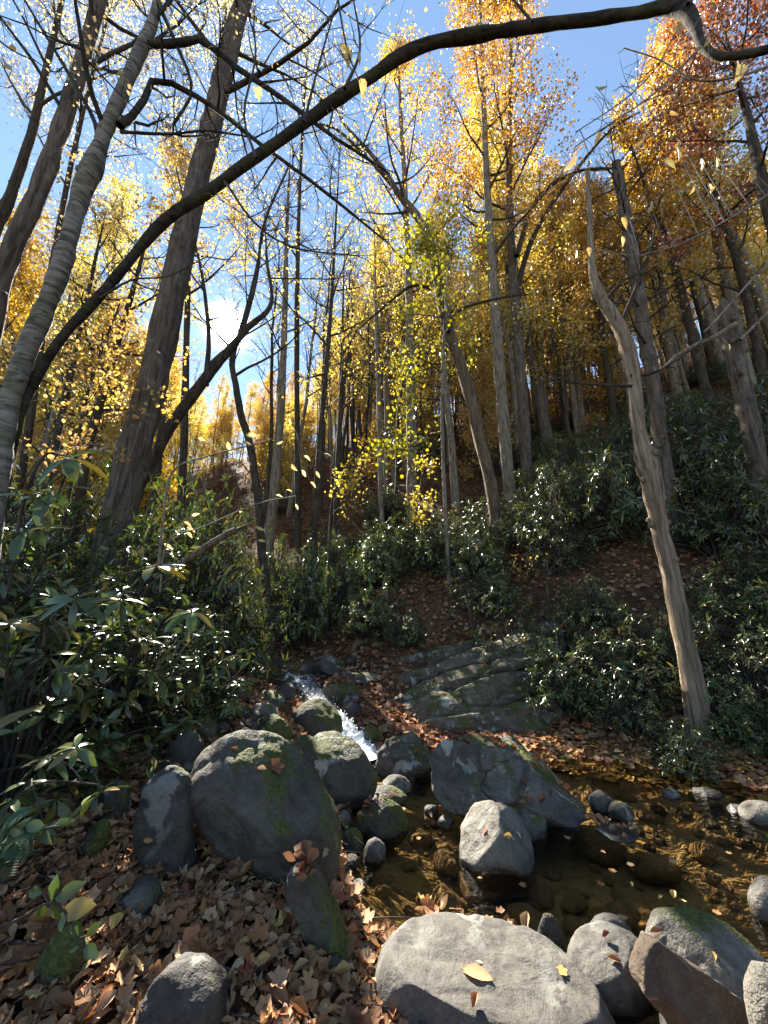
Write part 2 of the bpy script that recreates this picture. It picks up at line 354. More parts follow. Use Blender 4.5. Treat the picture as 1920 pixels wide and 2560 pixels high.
# ---------------------------------------------------------------- ground
STREAM = [pt(x, y, z=z) for x, y, z in [(480, 1640, .78), (545, 1652, .74), (600, 1665, .68), (680, 1682, .60), (745, 1697, .50),
          (790, 1735, .40), (815, 1780, .30), (850, 1825, .18), (885, 1865, .07), (915, 1905, .01)]]
STREAM = [np.array((-13., 13.5, 1.15)), np.array((-8.5, 11.6, .92)), np.array((-6.2, 10.5, .84))] + STREAM
CTRL = [(-3, 0, .6), (-1.5, 0, .25), (0, 0, .1), (1.5, 0, .08), (4, 0, .1), (-3, -4, .8), (0, -4, .6), (4, -4, .6), (9, -3, .5),
        (-1.3, 1.7, .25), (-.8, 2.1, .28), (-.25, 2.25, .14), (-.5, 2.7, .2), (-1.6, 2.8, .5), (-2.5, 3, .8), (-4, 3, 1.2), (-6, 3, 1.6),
        (-1.2, 3.6, .48), (-2.5, 4.5, .95), (-1.5, 5, .62), (-4, 6, 1.3), (-2.5, 6.5, .85), (-8, 6, 2), (-.75, 3.4, .3), (-.9, 4.4, .35),
        (.4, 2.85, -.18), (.05, 3.3, -.18), (1, 3.2, -.25), (2, 3.5, -.27), (3, 3, -.28), (2, 2.8, -.22), (3.6, 2.4, -.24), (1.6, 4.4, -.28),
        (2.3, 4.7, -.16), (3.4, 3.95, -.2), (4.6, 3, -.22), (6, 2, -.3), (9, 1.5, -.3), (13, 1, -.25), (0, 4.1, -.12), (.35, 3.75, -.2),
        (.3, 2.25, .0), (1.2, 2.1, -.02), (2, 2.1, -.05), (3.2, 1.5, -.03), (5, 1, .02), (8, .3, .1), (12, -.5, .15),
        (2.5, 5.45, .05), (3.9, 4.45, .04), (5.2, 3.9, .06), (7, 3.2, .1), (9, 2.7, .15), (3, 6, .3), (4.3, 5.3, .42), (6, 4.8, .7), (4, 6.8, 1.1), (6, 6.5, 1.6), (8, 4.5, 1.5),
        (.9, 5.4, .0), (1.7, 5.4, .05), (.1, 5.6, .1), (-.2, 6.6, .3), (.2, 7.3, .6),
        (-1, 8.7, 1.0), (-3, 10.2, 1.25), (-6, 12.4, 2), (.6, 6.9, .25), (1, 7.3, .4), (2, 7.2, .5), (1.2, 6.3, .0), (2.1, 6.2, .05), (1.5, 7.9, 1.0), (2.6, 7.7, 1.1), (1, 9, 2.0), (2.5, 9, 2.25), (4, 9, 2.7), (6, 9, 3.7),
        (0, 12, 3.3), (3, 13, 4), (6, 13, 5.6), (10, 12, 7), (-4, 14, 3.4), (-10, 16, 4), (0, 20, 8), (6, 20, 10), (14, 18, 12), (-8, 22, 7.5), (-16, 22, 7),
        (0, 30, 14), (10, 30, 17.5), (22, 28, 21), (-10, 32, 14), (-22, 32, 12.5), (0, 45, 23.5), (15, 45, 29), (30, 45, 31), (-15, 48, 23), (-32, 45, 18),
        (0, 62, 34), (25, 62, 41), (-25, 65, 30), (0, 90, 48), (40, 90, 56), (-40, 90, 38), (12, 6, 4.6), (20, 6, 8), (32, 0, 12), (25, -12, 8),
        (-14, 6, 2.8), (-22, 8, 4), (-32, 0, 5), (-20, -15, 3), (15, -20, 3), (0, -20, 1.5), (55, 40, 40), (60, 90, 60), (-60, 40, 20), (-60, 90, 34)]
CTRL += [(p[0], p[1], p[2] - .14) for p in STREAM]
CTRL = np.array(CTRL, float)
def _phi(r2): return np.sqrt(r2 + .25)
_n = len(CTRL)
_A = np.zeros((_n + 3, _n + 3))
_A[:_n, :_n] = _phi(((CTRL[:, None, :2] - CTRL[None, :, :2]) ** 2).sum(-1)) + np.eye(_n) * -.02
_A[:_n, _n] = 1; _A[:_n, _n + 1:] = CTRL[:, :2]; _A[_n:, :_n] = _A[:_n, _n:].T
_W = np.linalg.solve(_A, np.concatenate((CTRL[:, 2], np.zeros(3))))
def H(x, y):
    x = np.atleast_1d(np.asarray(x, float)); y = np.atleast_1d(np.asarray(y, float)); o = np.empty(len(x))
    for s in range(0, len(x), 8000):
        xx, yy = x[s:s + 8000], y[s:s + 8000]
        r2 = (xx[:, None] - CTRL[None, :, 0]) ** 2 + (yy[:, None] - CTRL[None, :, 1]) ** 2
        o[s:s + 8000] = _phi(r2) @ _W[:_n] + _W[_n] + xx * _W[_n + 1] + yy * _W[_n + 2]
    b = .022 * np.sin(5.1 * x + 1.3) * np.sin(4.3 * y + .4) + .014 * np.sin(9.7 * x + 2 * np.sin(3 * y)) * np.sin(11.3 * y)
    return o + b
def h1(x, y): return float(H(x, y)[0])
def nrm_at(x, y):
    e = .06
    g = np.stack(((H(x + e, y) - H(x - e, y)) / (2 * e), (H(x, y + e) - H(x, y - e)) / (2 * e)), 1)
    return unit(np.concatenate((-g, np.ones((len(g), 1))), 1))
_T = np.concatenate((np.arange(.5, 12, .03), np.arange(12, 90, .3)))
def hit(px, py, water=True):
    r = ray(px, py); P = np.array((0, 0, CAMZ)) + _T[:, None] * r
    g = H(P[:, 0], P[:, 1])
    if water: g = np.where((P[:, 1] < 6) & (P[:, 0] > -.6), np.maximum(g, 0), g)
    k = np.argmax(P[:, 2] < g)
    return P[k] if (P[:, 2] < g).any() else P[-1]

def axis_pts(lo, hi, n, dense):
    u = np.linspace(-1, 1, n); k = 3.6
    s = np.sinh(k * u) / math.sinh(k)
    return np.where(s < 0, dense + s * (dense - lo), dense + s * (hi - dense))
gx = axis_pts(-75, 75, 300, .3); gy = axis_pts(-30, 110, 300, 4.0)
GX, GY = np.meshgrid(gx, gy)
GZ = H(GX.ravel(), GY.ravel())
near = np.exp(-((GX.ravel() - .3) ** 2 + (GY.ravel() - 4) ** 2) / 150)
GZ = GZ + np.array([noise.noise((a * 3.1, b * 3.1, 0)) * .03 + noise.noise((a * .5, b * .5, 4)) * .25 * (1 - n_) for a, b, n_ in zip(GX.ravel(), GY.ravel(), near)])
def grid_faces(nx, ny):
    i, j = np.meshgrid(np.arange(nx - 1), np.arange(ny - 1)); a = (j * nx + i).ravel()
    return np.stack((a, a + 1, a + nx + 1, a + nx), 1)
m, nt, N, L, out = mk('forest_soil')
tcn = N.new('ShaderNodeTexCoord'); ge = N.new('ShaderNodeNewGeometry')
n1 = noise_n(nt, 1.3, 6, .65, tcn.outputs['Object']); n2 = noise_n(nt, 26, 6, .75, tcn.outputs['Object']); vo = N.new('ShaderNodeTexVoronoi')
vo.inputs['Scale'].default_value = 13; L.new(tcn.outputs['Object'], vo.inputs['Vector'])
c = ramp(nt, vo.outputs['Color'], [(.1, (.06, .033, .018)), (.4, (.115, .06, .03)), (.65, (.17, .095, .045)), (.9, (.085, .045, .025))]).outputs[0]
c = mix_rgb(nt, .6, c, ramp(nt, n2.outputs[0], [(.3, (.15, .15, .15)), (.7, (.75, .75, .75))]).outputs[0], 'OVERLAY')
c = mix_rgb(nt, ramp(nt, n1.outputs[0], [(.5, (0, 0, 0)), (.72, (1, 1, 1))]).outputs[0], c, (.035, .024, .016))
sp = N.new('ShaderNodeSeparateXYZ'); L.new(ge.outputs['Position'], sp.inputs[0])
nb = noise_n(nt, 9, 6, .75, tcn.outputs['Object'])
bed = ramp(nt, nb.outputs[0], [(.3, (.14, .085, .035)), (.46, (.32, .21, .09)), (.6, (.46, .33, .16)), (.75, (.24, .155, .07))]).outputs[0]
c = mix_rgb(nt, ramp(nt, mathn(nt, 'MULTIPLY_ADD', sp.outputs[2], 8, .5, clamp=True), [(0, (0, 0, 0)), (1, (1, 1, 1))]).outputs[0], bed, c)
p = N.new('ShaderNodeBsdfPrincipled'); L.new(c, p.inputs['Base Color']); p.inputs['Roughness'].default_value = .95; p.inputs['Specular IOR Level'].default_value = .15
b = N.new('ShaderNodeBump'); b.inputs['Strength'].default_value = .9; b.inputs['Distance'].default_value = .05; L.new(n2.outputs[0], b.inputs['Height'])
L.new(b.outputs[0], p.inputs['Normal']); L.new(p.outputs[0], out.inputs[0]); M['soil'] = m
ground = link('ground', new_mesh('ground', np.stack((GX.ravel(), GY.ravel(), GZ), 1), [grid_faces(300, 300)], True, M['soil']))
ground['kind'] = 'structure'

# ---------------------------------------------------------------- water
m, nt, N, L, out = mk('pool_water')
tcn = N.new('ShaderNodeTexCoord')
mp = N.new('ShaderNodeMapping'); L.new(tcn.outputs['Object'], mp.inputs[0]); mp.inputs['Scale'].default_value = (1, 1.7, 1)
w1 = noise_n(nt, 5, 3, .55, mp.outputs[0], .8); w2 = noise_n(nt, 24, 2, .5, mp.outputs[0], .5)
b = N.new('ShaderNodeBump'); b.inputs['Strength'].default_value = .32; b.inputs['Distance'].default_value = .05
L.new(mathn(nt, 'ADD', w1.outputs[0], mathn(nt, 'MULTIPLY', w2.outputs[0], .22)), b.inputs['Height'])
gs = N.new('ShaderNodeBsdfGlossy'); gs.inputs['Roughness'].default_value = .04; L.new(b.outputs[0], gs.inputs['Normal'])
tr = N.new('ShaderNodeBsdfTransparent'); tr.inputs[0].default_value = (.93, .85, .68, 1)
fr = N.new('ShaderNodeFresnel'); fr.inputs[0].default_value = 1.33; L.new(b.outputs[0], fr.inputs['Normal'])
mx = N.new('ShaderNodeMixShader'); L.new(fr.outputs[0], mx.inputs[0]); L.new(tr.outputs[0], mx.inputs[1]); L.new(gs.outputs[0], mx.inputs[2]); L.new(mx.outputs[0], out.inputs[0])
M['water'] = m
wx = np.arange(-1.2, 14, .08); wy = np.arange(.4, 7, .08)
WX, WY = np.meshgrid(wx, wy); low = (H(WX.ravel(), WY.ravel()) < .05)
fc = grid_faces(len(wx), len(wy)); fc = fc[low[fc].any(1)]
wc = np.stack((WX.ravel(), WY.ravel(), np.zeros(WX.size)), 1)
fc = fc[~((wc[fc].mean(1)[:, 0] < .6) & (wc[fc].mean(1)[:, 1] > 4.95))]
us = np.unique(fc); remap = np.zeros(len(wc), int); remap[us] = np.arange(len(us))
pool = link('pool_water', new_mesh('pool_water', wc[us], [remap[fc]], True, M['water'])); pool['kind'] = 'structure'

m, nt, N, L, out = mk('white_water')
at = N.new('ShaderNodeAttribute'); at.attribute_name = 'foam'; tcn = N.new('ShaderNodeTexCoord')
mpf = N.new('ShaderNodeMapping'); L.new(tcn.outputs['Object'], mpf.inputs[0]); mpf.inputs['Rotation'].default_value = (0, 0, -.45); mpf.inputs['Scale'].default_value = (1.6, .55, 1)
nf = noise_n(nt, 26, 5, .75, mpf.outputs[0], 1.0)
ff = ramp(nt, mathn(nt, 'ADD', at.outputs['Fac'], mathn(nt, 'MULTIPLY_ADD', nf.outputs[0], 2.0, -1.0)), [(.38, (0, 0, 0)), (.66, (1, 1, 1))]).outputs[0]
fo = N.new('ShaderNodeBsdfPrincipled'); fo.inputs['Base Color'].default_value = (.88, .88, .87, 1); fo.inputs['Roughness'].default_value = .35
fo.inputs['Subsurface Weight'].default_value = .0
gs = N.new('ShaderNodeBsdfGlossy'); gs.inputs['Roughness'].default_value = .08
tr = N.new('ShaderNodeBsdfTransparent'); tr.inputs[0].default_value = (.6, .55, .45, 1)
b = N.new('ShaderNodeBump'); b.inputs['Strength'].default_value = .7; b.inputs['Distance'].default_value = .03; L.new(nf.outputs[0], b.inputs['Height'])
L.new(b.outputs[0], fo.inputs['Normal']); L.new(b.outputs[0], gs.inputs['Normal'])
fr = N.new('ShaderNodeFresnel'); fr.inputs[0].default_value = 1.33; L.new(b.outputs[0], fr.inputs['Normal'])
mx = N.new('ShaderNodeMixShader'); L.new(fr.outputs[0], mx.inputs[0]); L.new(tr.outputs[0], mx.inputs[1]); L.new(gs.outputs[0], mx.inputs[2])
mx2 = N.new('ShaderNodeMixShader'); L.new(ff, mx2.inputs[0]); L.new(mx.outputs[0], mx2.inputs[1]); L.new(fo.outputs[0], mx2.inputs[2]); L.new(mx2.outputs[0], out.inputs[0])
M['foam'] = m
SP_ = resample(np.array(STREAM), 260)
wid = np.interp(np.linspace(0, 1, 260), np.linspace(0, 1, len(STREAM)), [1.3, 1.2, 1.1, 1.0, .85, .7, .5, .36, .28, .25, .28, .34, .42])
Tn = np.gradient(SP_, axis=0); side = unit(np.stack((Tn[:, 1], -Tn[:, 0], np.zeros(260)), 1))
K = 22; uu = np.linspace(-1, 1, K)
WV = SP_[:, None, :] + side[:, None, :] * (wid[:, None] * uu[None])[..., None]
slope = np.clip(-Tn[:, 2] / (np.linalg.norm(Tn[:, :2], axis=1) + 1e-6), 0, 1)
steep = np.clip(slope * 4.0, 0.1, 1); steep = np.convolve(np.pad(steep, 8, 'edge'), np.ones(17) / 17, 'valid')
foam = np.zeros((260, K))
for i in range(260):
    for k in range(K):
        q = WV[i, k]
        nz = noise.fractal((q[0] * 9, q[1] * 9, 0), 1, 2, 4)
        nz2 = noise.noise((q[0] * 2.5, q[1] * 2.5, 3))
        WV[i, k, 2] += steep[i] * (.07 * nz + .05 * nz2) - .05 * uu[k] ** 4
        foam[i, k] = .16 + .8 * steep[i] + .25 * nz2 - .55 * abs(uu[k]) ** 2.5 + (.2 if i > 235 else 0)
foam[240:] += .35
me = new_mesh('stream_water', WV.reshape(-1, 3), [grid_faces(K, 260)], True, M['foam'])
at_ = me.attributes.new('foam', 'FLOAT', 'POINT'); at_.data.foreach_set('value', foam.ravel().astype(np.float32))
stream = link('stream_water', me); stream['kind'] = 'structure'
# splash beads thrown up by the cascade
g = Geo(); rs = np.random.default_rng(5)
oct_ = (np.array([(1, 0, 0), (-1, 0, 0), (0, 1, 0), (0, -1, 0), (0, 0, 1), (0, 0, -1)], float), np.array([(0, 2, 4), (2, 1, 4), (1, 3, 4), (3, 0, 4), (2, 0, 5), (1, 2, 5), (3, 1, 5), (0, 3, 5)]))
for _ in range(1100):
    i = rs.integers(120, 260); 
    if rs.random() > steep[i]: continue
    q = WV[i, rs.integers(2, K - 2)] + rs.normal(0, .02, 3) + (0, 0, abs(rs.normal(0, .03)))
    g.add(oct_[0] * rs.uniform(.003, .011) * np.array((1, 1, 1.4)) + q, oct_[1])
m, nt, N, L, out = mk('spray'); p = N.new('ShaderNodeBsdfPrincipled'); p.inputs['Base Color'].default_value = (.85, .88, .92, 1); p.inputs['Roughness'].default_value = .2
L.new(p.outputs[0], out.inputs[0])
spray = link('water_spray', g.mesh('water_spray', m)); spray['kind'] = 'stuff'; tag(spray, 'white spray beads leaping off the small cascade', 'spray')

# ---------------------------------------------------------------- rocks
_ICO = {}
def ico(sub):
    if sub not in _ICO:
        bm = bmesh.new(); bmesh.ops.create_icosphere(bm, subdivisions=sub, radius=1)
        bm.verts.ensure_lookup_table()
        _ICO[sub] = (np.array([v.co[:] for v in bm.verts]), np.array([[v.index for v in f.verts] for f in bm.faces])); bm.free()
    return _ICO[sub]
def rock_mesh(name, semi, mat, seed=0, cuts=(), ncut=5, cutd=(.72, .95), rough=.07, roll=0, yaw=0, pitch=0, sub=5, hard=.94, boxy=0, chip=.12):
    U, Fc = ico(sub); r = np.random.default_rng(seed); V = U.copy()
    if boxy: V = U / (np.abs(U).max(1) ** boxy)[:, None]
    pl = [(unit(np.array(n_, float)), d_) for n_, d_ in cuts]
    for _ in range(ncut): pl.append((unit(r.normal(0, 1, 3)), r.uniform(*cutd)))
    for n_, d_ in pl:
        e = V @ n_ - d_; V = V - np.where(e > 0, e * hard, 0)[:, None] * n_
    V = V * np.asarray(semi); s = max(semi); o = seed * 3.17
    vor = np.array([(lambda dd: dd[1] - dd[0])(noise.voronoi((a / s * 1.7 + o, b_ / s * 1.7, c_ / s * 1.7))[0]) for a, b_, c_ in V]) if chip else 0
    disp = -chip * 4 * np.exp(-np.asarray(vor) * 9) / max(rough, .01) * .05 + np.array([noise.fractal((a / s * 1.3 + o, b_ / s * 1.3, c_ / s * 1.3), 1, 2, 3) * 1.0 + .35 * noise.fractal((a / s * 5 + o, b_ / s * 5, c_ / s * 5), .9, 2, 4) for a, b_, c_ in V])
    nr = unit(U / np.asarray(semi))
    V = V + nr * (disp * rough * s)[:, None]
    R = Matrix.Rotation(yaw, 3, 'Z') @ Matrix.Rotation(roll, 3, 'Y') @ Matrix.Rotation(pitch, 3, 'X')
    V = V @ np.array(R).T
    return new_mesh(name, V, [Fc], True, mat)
ROCKS = {}
def boulder(key, label, box, mat, Y=None, roll=0, dr=.8, seed=1, sub=5, cuts=(), ncut=5, rough=.07, cutd=(.72, .95), yaw=0, pitch=0, name='boulder', hard=.94, group=None, sink=1.18, ell=None, boxy=0, chip=.12):
    x0, y0, x1, y1 = box; cx, cyp = (x0 + x1) / 2, (y0 + y1) / 2
    g_ = hit(cx, y1 - .06 * (y1 - y0))
    a = (x1 - x0) / 2 * depth(g_) / F_PX
    b_ = a * dr
    if Y is None: Y = g_[1] + b_ * .5
    c0 = pt(cx, cyp, Y=Y); d = depth(c0)
    a = (x1 - x0) / 2 * d / F_PX; hh = (y1 - y0) / 2 * d / F_PX; b_ = a * dr
    th = math.atan2(CAMZ - c0[2], Y)
    c_ = math.sqrt(max(hh * hh - (b_ * math.sin(th)) ** 2, (.35 * hh) ** 2)) / math.cos(th)
    if ell: a = ell[0] * d / F_PX; c_ = ell[1] * d / F_PX; b_ = a * dr
    elif roll:   # bbox of a rotated ellipse: shrink so the outline keeps the box
        k = abs(math.sin(roll)) * .12; a *= 1 - k * .2
    me = rock_mesh(name, (a, b_, c_ * sink), M[mat], seed, cuts, ncut, cutd, rough, roll, yaw, pitch, sub, hard, boxy, chip)
    o = link(name, me, loc=c0 - np.array((0, 0, c_ * (sink - 1)))); tag(o, label, 'rock', group)
    ROCKS[key] = o
    return o
def on_rock(key, px, py):
    o = ROCKS[key]; me = o.data
    V = np.empty(len(me.vertices) * 3, np.float32); me.vertices.foreach_get('co', V); V = V.reshape(-1, 3) + np.array(o.location)
    Nn = np.empty(len(me.vertices) * 3, np.float32); me.vertices.foreach_get('normal', Nn); Nn = Nn.reshape(-1, 3)
    q, d = project(V); vis = ((np.array((0, 0, CAMZ)) - V) * Nn).sum(1) > 0
    e = ((q - (px, py)) ** 2).sum(1) + np.where(vis, 0, 1e6)
    k = int(np.argmin(e)); return V[k].astype(float), Nn[k].astype(float)

B = boulder
B('big', 'huge smooth grey boulder with a mossy right flank and a fallen maple leaf', (488, 1838, 852, 2205), 'rock_lichen', roll=.80, dr=.62, seed=3, ncut=2, cuts=[((-.3, -.5, .8), .72), ((.1, -.85, -.5), .72)], rough=.05, hard=.85, sub=6, ell=(222, 132), boxy=.12, sink=1.1)
B('slab', 'dark smooth upright stone left of the huge mossy boulder', (345, 1925, 490, 2215), 'rock_dark', roll=-.10, dr=.6, seed=8, ncut=3, rough=.04, hard=.8, ell=(74, 140), boxy=.3)
B('slabtop', 'dark brown stone wedged under the rhododendron above the upright stone', (405, 1835, 505, 1975), 'rock_dark', roll=.3, dr=.9, seed=9, sub=4)
B('egg', 'egg shaped boulder with a round pale lichen patch beside the cascade', (765, 1838, 928, 2025), 'rock_lichen', roll=.85, dr=.65, seed=12, ncut=2, rough=.04, cuts=[((.5, -.7, .35), .78), ((-.6, -.2, .6), .7)], hard=.8, ell=(105, 78), boxy=.25, sink=1.0)
B('moss1', 'dark rounded mossy boulder at the left edge of the white cascade', (725, 1752, 858, 1862), 'rock_mossy', roll=.3, dr=.8, seed=14, rough=.05, ncut=3, hard=.8)
B('moss2', 'squat mossy boulder behind the huge boulder, left of the dark one', (630, 1790, 732, 1862), 'rock_mossy', roll=.15, dr=.8, seed=15, rough=.05)
B('moss3', 'low mossy stone tucked behind the egg shaped boulder', (722, 1840, 795, 1895), 'rock_mossy', dr=.9, seed=16, sub=4)
B('flat1', 'long pale flat stone lying across the stone pile by the cascade', (624, 1757, 700, 1797), 'rock_pale', roll=.12, dr=.8, seed=17, sub=4)
B('round1', 'rounded stone with a pale underside at the foot of the leaning stick', (634, 1727, 716, 1768), 'rock_lichen', dr=.8, seed=18, sub=4)
B('round2', 'dark round stone beside the upper stream, above the pale flat stone', (688, 1708, 740, 1752), 'rock_dark', dr=.9, seed=19, sub=4)
B('flat2', 'small dark flat stone in the gravel, left of the stone pile', (598, 1775, 652, 1803), 'rock_dark', dr=.9, seed=20, sub=4)
B('up1', 'broad low boulder with leaves on top splitting the upper stream', (617, 1668, 715, 1715), 'rock_mossy', dr=.8, seed=21, sub=4)
B('up2', 'black wet rock under the leafy boulder in the upper stream', (660, 1685, 745, 1722), 'rock_dark', dr=.7, seed=22, sub=4)
B('up3', 'pale lichened block on the far stream bank below the curved log', (785, 1640, 858, 1692), 'rock_lichen', dr=.8, seed=23, sub=4, ncut=8, cutd=(.6, .85))
B('up4', 'leaf covered brown boulder right of the cascade head', (805, 1690, 900, 1762), 'rock_ledge', roll=.4, dr=.8, seed=24, sub=4, ncut=8, cutd=(.6, .85))
B('up5', 'dark stone in shade on the far bank above the cascade', (745, 1655, 800, 1690), 'rock_dark', dr=.8, seed=25, sub=4)
B('up6', 'small dark boulder at the water edge far up the stream', (676, 1645, 722, 1672), 'rock_dark', dr=.8, seed=26, sub=4)
B('left1', 'dark stone under the leaning stick on the gravelly bank', (575, 1722, 625, 1755), 'rock_dark', dr=.9, seed=27, sub=4)
B('left2', 'mossy stone half buried in leaves above the huge boulder', (530, 1835, 575, 1860), 'rock_mossy', dr=.9, seed=28, sub=4)
B('left3', 'grey flaky rock jutting from the bank under the rhododendron', (470, 1790, 545, 1850), 'rock_ledge', roll=.6, dr=.7, seed=29, sub=4)
B('mid1', 'dark grey boulder between the cascade foot and the big angular boulder', (942, 1832, 1096, 1945), 'rock_angular', roll=.25, dr=.75, seed=31, cuts=[((.1, -.5, .8), .62), ((-.6, -.6, .2), .7)], ncut=5, boxy=.4, chip=.3)
B('ang', 'big angular grey boulder with moss on its left face standing in the pool', (1075, 1812, 1478, 2085), 'rock_angular', roll=.40, dr=.7, seed=35, sub=6, rough=.07,
  cuts=[((-.62, -.75, .12), .56), ((.25, -.8, .42), .50), ((.42, -.1, .85), .52), ((-.45, .1, .85), .62), ((.9, -.2, -.2), .8), ((.2, -.9, -.4), .62)], ncut=4, cutd=(.7, .9), hard=.98, ell=(215, 118), boxy=.45, chip=.3, sink=1.05)
B('ang2', 'flat grey shelf of rock at the foot of the angular boulder', (1205, 1985, 1370, 2098), 'rock_angular', roll=.55, dr=.6, seed=36, sub=4, ncut=8, cutd=(.5, .8))
B('pale', 'pale blunt boulder with a mossy right edge and leaves in its hollow', (1138, 2003, 1332, 2182), 'rock_pale', roll=.15, dr=.9, seed=41, rough=.07, ncut=2, cuts=[((-.75, -.2, .55), .66), ((.6, -.5, .55), .72), ((0, -.7, -.6), .75)], hard=.88, boxy=.1, sink=1.3, ell=(96, 74))
B('fore', 'broad smooth grey foreground slab with one large brown leaf on it', (915, 2338, 1535, 2660), 'rock', roll=.12, dr=.62, seed=45, sub=6, rough=.03, ncut=1, cuts=[((0, 0, 1), .60), ((.9, .2, .1), .85)], hard=.9, boxy=.12)
B('fr1', 'rounded grey stone with a small domed stone behind it, right of the foreground slab', (1423, 2345, 1640, 2515), 'rock', roll=.1, dr=.75, seed=47, rough=.045, ncut=2, cuts=[((-.5, -.2, .8), .74), ((.5, -.6, .2), .75)], hard=.85, boxy=.2)
B('fr1b', 'small domed grey stone peeking out behind the rounded grey stone', (1470, 2300, 1590, 2400), 'rock', dr=.8, seed=48, rough=.035, ncut=2, hard=.8)
B('fr2', 'large pale rounded stone cut by a hard shadow at the pool edge', (1618, 2318, 1925, 2560), 'rock_pale', roll=.22, dr=.7, seed=49, sub=5, rough=.035, ncut=1, cuts=[((.1, -.2, .95), .72), ((-.7, -.4, .3), .8)], hard=.85, boxy=.2)
B('fr3', 'brown wedge shaped stone leaning against the large pale rounded stone', (1622, 2355, 1890, 2640), 'rock_brown', roll=.75, dr=.45, seed=51, rough=.05, ncut=2, cuts=[((.2, -.9, .3), .5), ((-.3, .2, .9), .6)], hard=.95, Y=1.95, ell=(170, 80), boxy=.5)
B('fr4', 'small dark upright stone at the pool edge behind the foreground slab', (1343, 2300, 1410, 2392), 'rock_dark', roll=-.1, dr=.7, seed=53, rough=.04, ncut=2, hard=.8)
B('edge1', 'whitish round stone cut off by the frame, in the pool', (1882, 2210, 1990, 2325), 'rock_pale', dr=.8, seed=55, rough=.03, ncut=2, hard=.8)
B('edge2', 'white boulder on the far shore cut off by the frame', (1855, 2005, 1960, 2065), 'rock_pale', dr=.8, seed=56, rough=.04, ncut=3, hard=.8)
B('edge3', 'pale stone in the bottom right corner', (1878, 2440, 2040, 2640), 'rock_pale', dr=.8, seed=57, rough=.03, ncut=2, hard=.8, Y=1.75)
B('bot1', 'small pale cobble at the bottom edge under the brown wedge', (1645, 2530, 1760, 2640), 'rock', dr=.8, seed=58, rough=.03, sub=4)
B('bl1', 'grey stone sunk in fallen leaves at the bottom edge', (350, 2415, 560, 2640), 'rock_dark', ell=(108, 92), boxy=.3, roll=.15, dr=.8, seed=61, rough=.05, ncut=3, hard=.85)
B('bl2', 'flat dark stone half buried in the leaf litter below the upright stone', (298, 2205, 405, 2300), 'rock_dark', dr=.8, seed=62, rough=.05, sub=4)
B('bl3', 'moss furred stone among leaves by the bottom left leaf sprig', (90, 2330, 205, 2520), 'rock_mossy', roll=.2, dr=.8, seed=63, rough=.08)
B('bl4', 'mossy knob of rock above the fallen leaves, left of the upright stone', (195, 2060, 260, 2170), 'rock_mossy', roll=.4, dr=.8, seed=64, rough=.1, sub=4)
B('bl5', 'dark bank rock under the shrub on the left', (235, 1960, 325, 2070), 'rock_dark', dr=.8, seed=65, rough=.07, sub=4)
B('ridge', 'narrow moss topped rock ridge running down to the pool edge', (728, 2180, 872, 2410), 'rock_mossy', roll=1.0, dr=.35, seed=66, rough=.07, ncut=5, sub=5, ell=(135, 42), boxy=.4)
B('bm1', 'small grey stone in leaves below the mossy ridge', (792, 2352, 840, 2402), 'rock', dr=.9, seed=67, sub=4)
B('bm2', 'dark round stone by a big pale leaf near the foreground slab', (815, 2400, 862, 2470), 'rock_dark', dr=.9, seed=68, sub=4)
B('bm3', 'pale cobble at the upper left corner of the foreground slab', (893, 2360, 950, 2405), 'rock_pale', dr=.9, seed=69, sub=4)
B('w1', 'mossy stone with leaves on its edge in the pool behind the huge boulder', (888, 2000, 1022, 2092), 'rock_mossy', roll=.1, dr=.8, seed=71)
B('w2', 'pale mossy stone above the leaf edged mossy stone', (918, 1965, 1018, 2012), 'rock_lichen', roll=.1, dr=.8, seed=72, sub=4)
B('w3', 'grey stone behind the pale mossy stone at the cascade foot', (955, 1940, 1030, 1985), 'rock', roll=.2, dr=.8, seed=73, sub=4)
B('w4', 'upright grey cobble standing in wet leaves by the huge boulder', (908, 2100, 965, 2158), 'rock', dr=.8, seed=74, sub=4, roll=.2)
B('w5', 'low mossy stone touching the right foot of the huge boulder', (845, 2075, 908, 2135), 'rock_mossy', roll=.4, dr=.8, seed=75, sub=4)
B('w6', 'dark wet stone in the gap between egg boulder and mossy stone', (840, 2030, 880, 2080), 'rock_dark', dr=.9, seed=76, sub=4)
B('w7', 'dark round stone awash left of the pale blunt boulder', (1095, 2040, 1138, 2072), 'rock_dark', dr=.9, seed=77, sub=4)
B('w8', 'small dark stone at the waterline above the awash round stone', (1060, 2012, 1100, 2038), 'rock_dark', dr=.9, seed=78, sub=4)
B('s1', 'grey stone off the right end of the angular boulder', (1472, 1980, 1540, 2030), 'rock', dr=.8, seed=81, sub=4)
B('s2', 'rough pale stone beside the grey stone off the angular boulder', (1522, 2008, 1582, 2052), 'rock_lichen', dr=.8, seed=82, sub=4, ncut=7)
B('s3', 'leaf strewn flat rock just above the water in mid pool', (1490, 2062, 1590, 2098), 'rock', dr=.9, seed=83, sub=4)
B('s4', 'dark stone on the far shoreline below the snag', (1655, 1972, 1698, 1998), 'rock', dr=.9, seed=84, sub=4)
B('s5', 'flat dark stone on the far shoreline', (1735, 1968, 1800, 1995), 'rock_dark', dr=.9, seed=85, sub=4)
B('s6', 'grey stone near the white boulder on the far shore', (1818, 2012, 1868, 2040), 'rock', dr=.9, seed=86, sub=4)
B('c1', 'black wet rock splitting the head of the cascade', (735, 1690, 775, 1720), 'rock_dark', dr=.9, seed=101, sub=4)
B('c2', 'dark wet rock at the right edge of the cascade middle', (850, 1752, 905, 1800), 'rock_dark', dr=.9, seed=102, sub=4, roll=.3)
B('c3', 'low dark rock right of the cascade foot', (905, 1815, 950, 1860), 'rock_mossy', dr=.9, seed=103, sub=4)
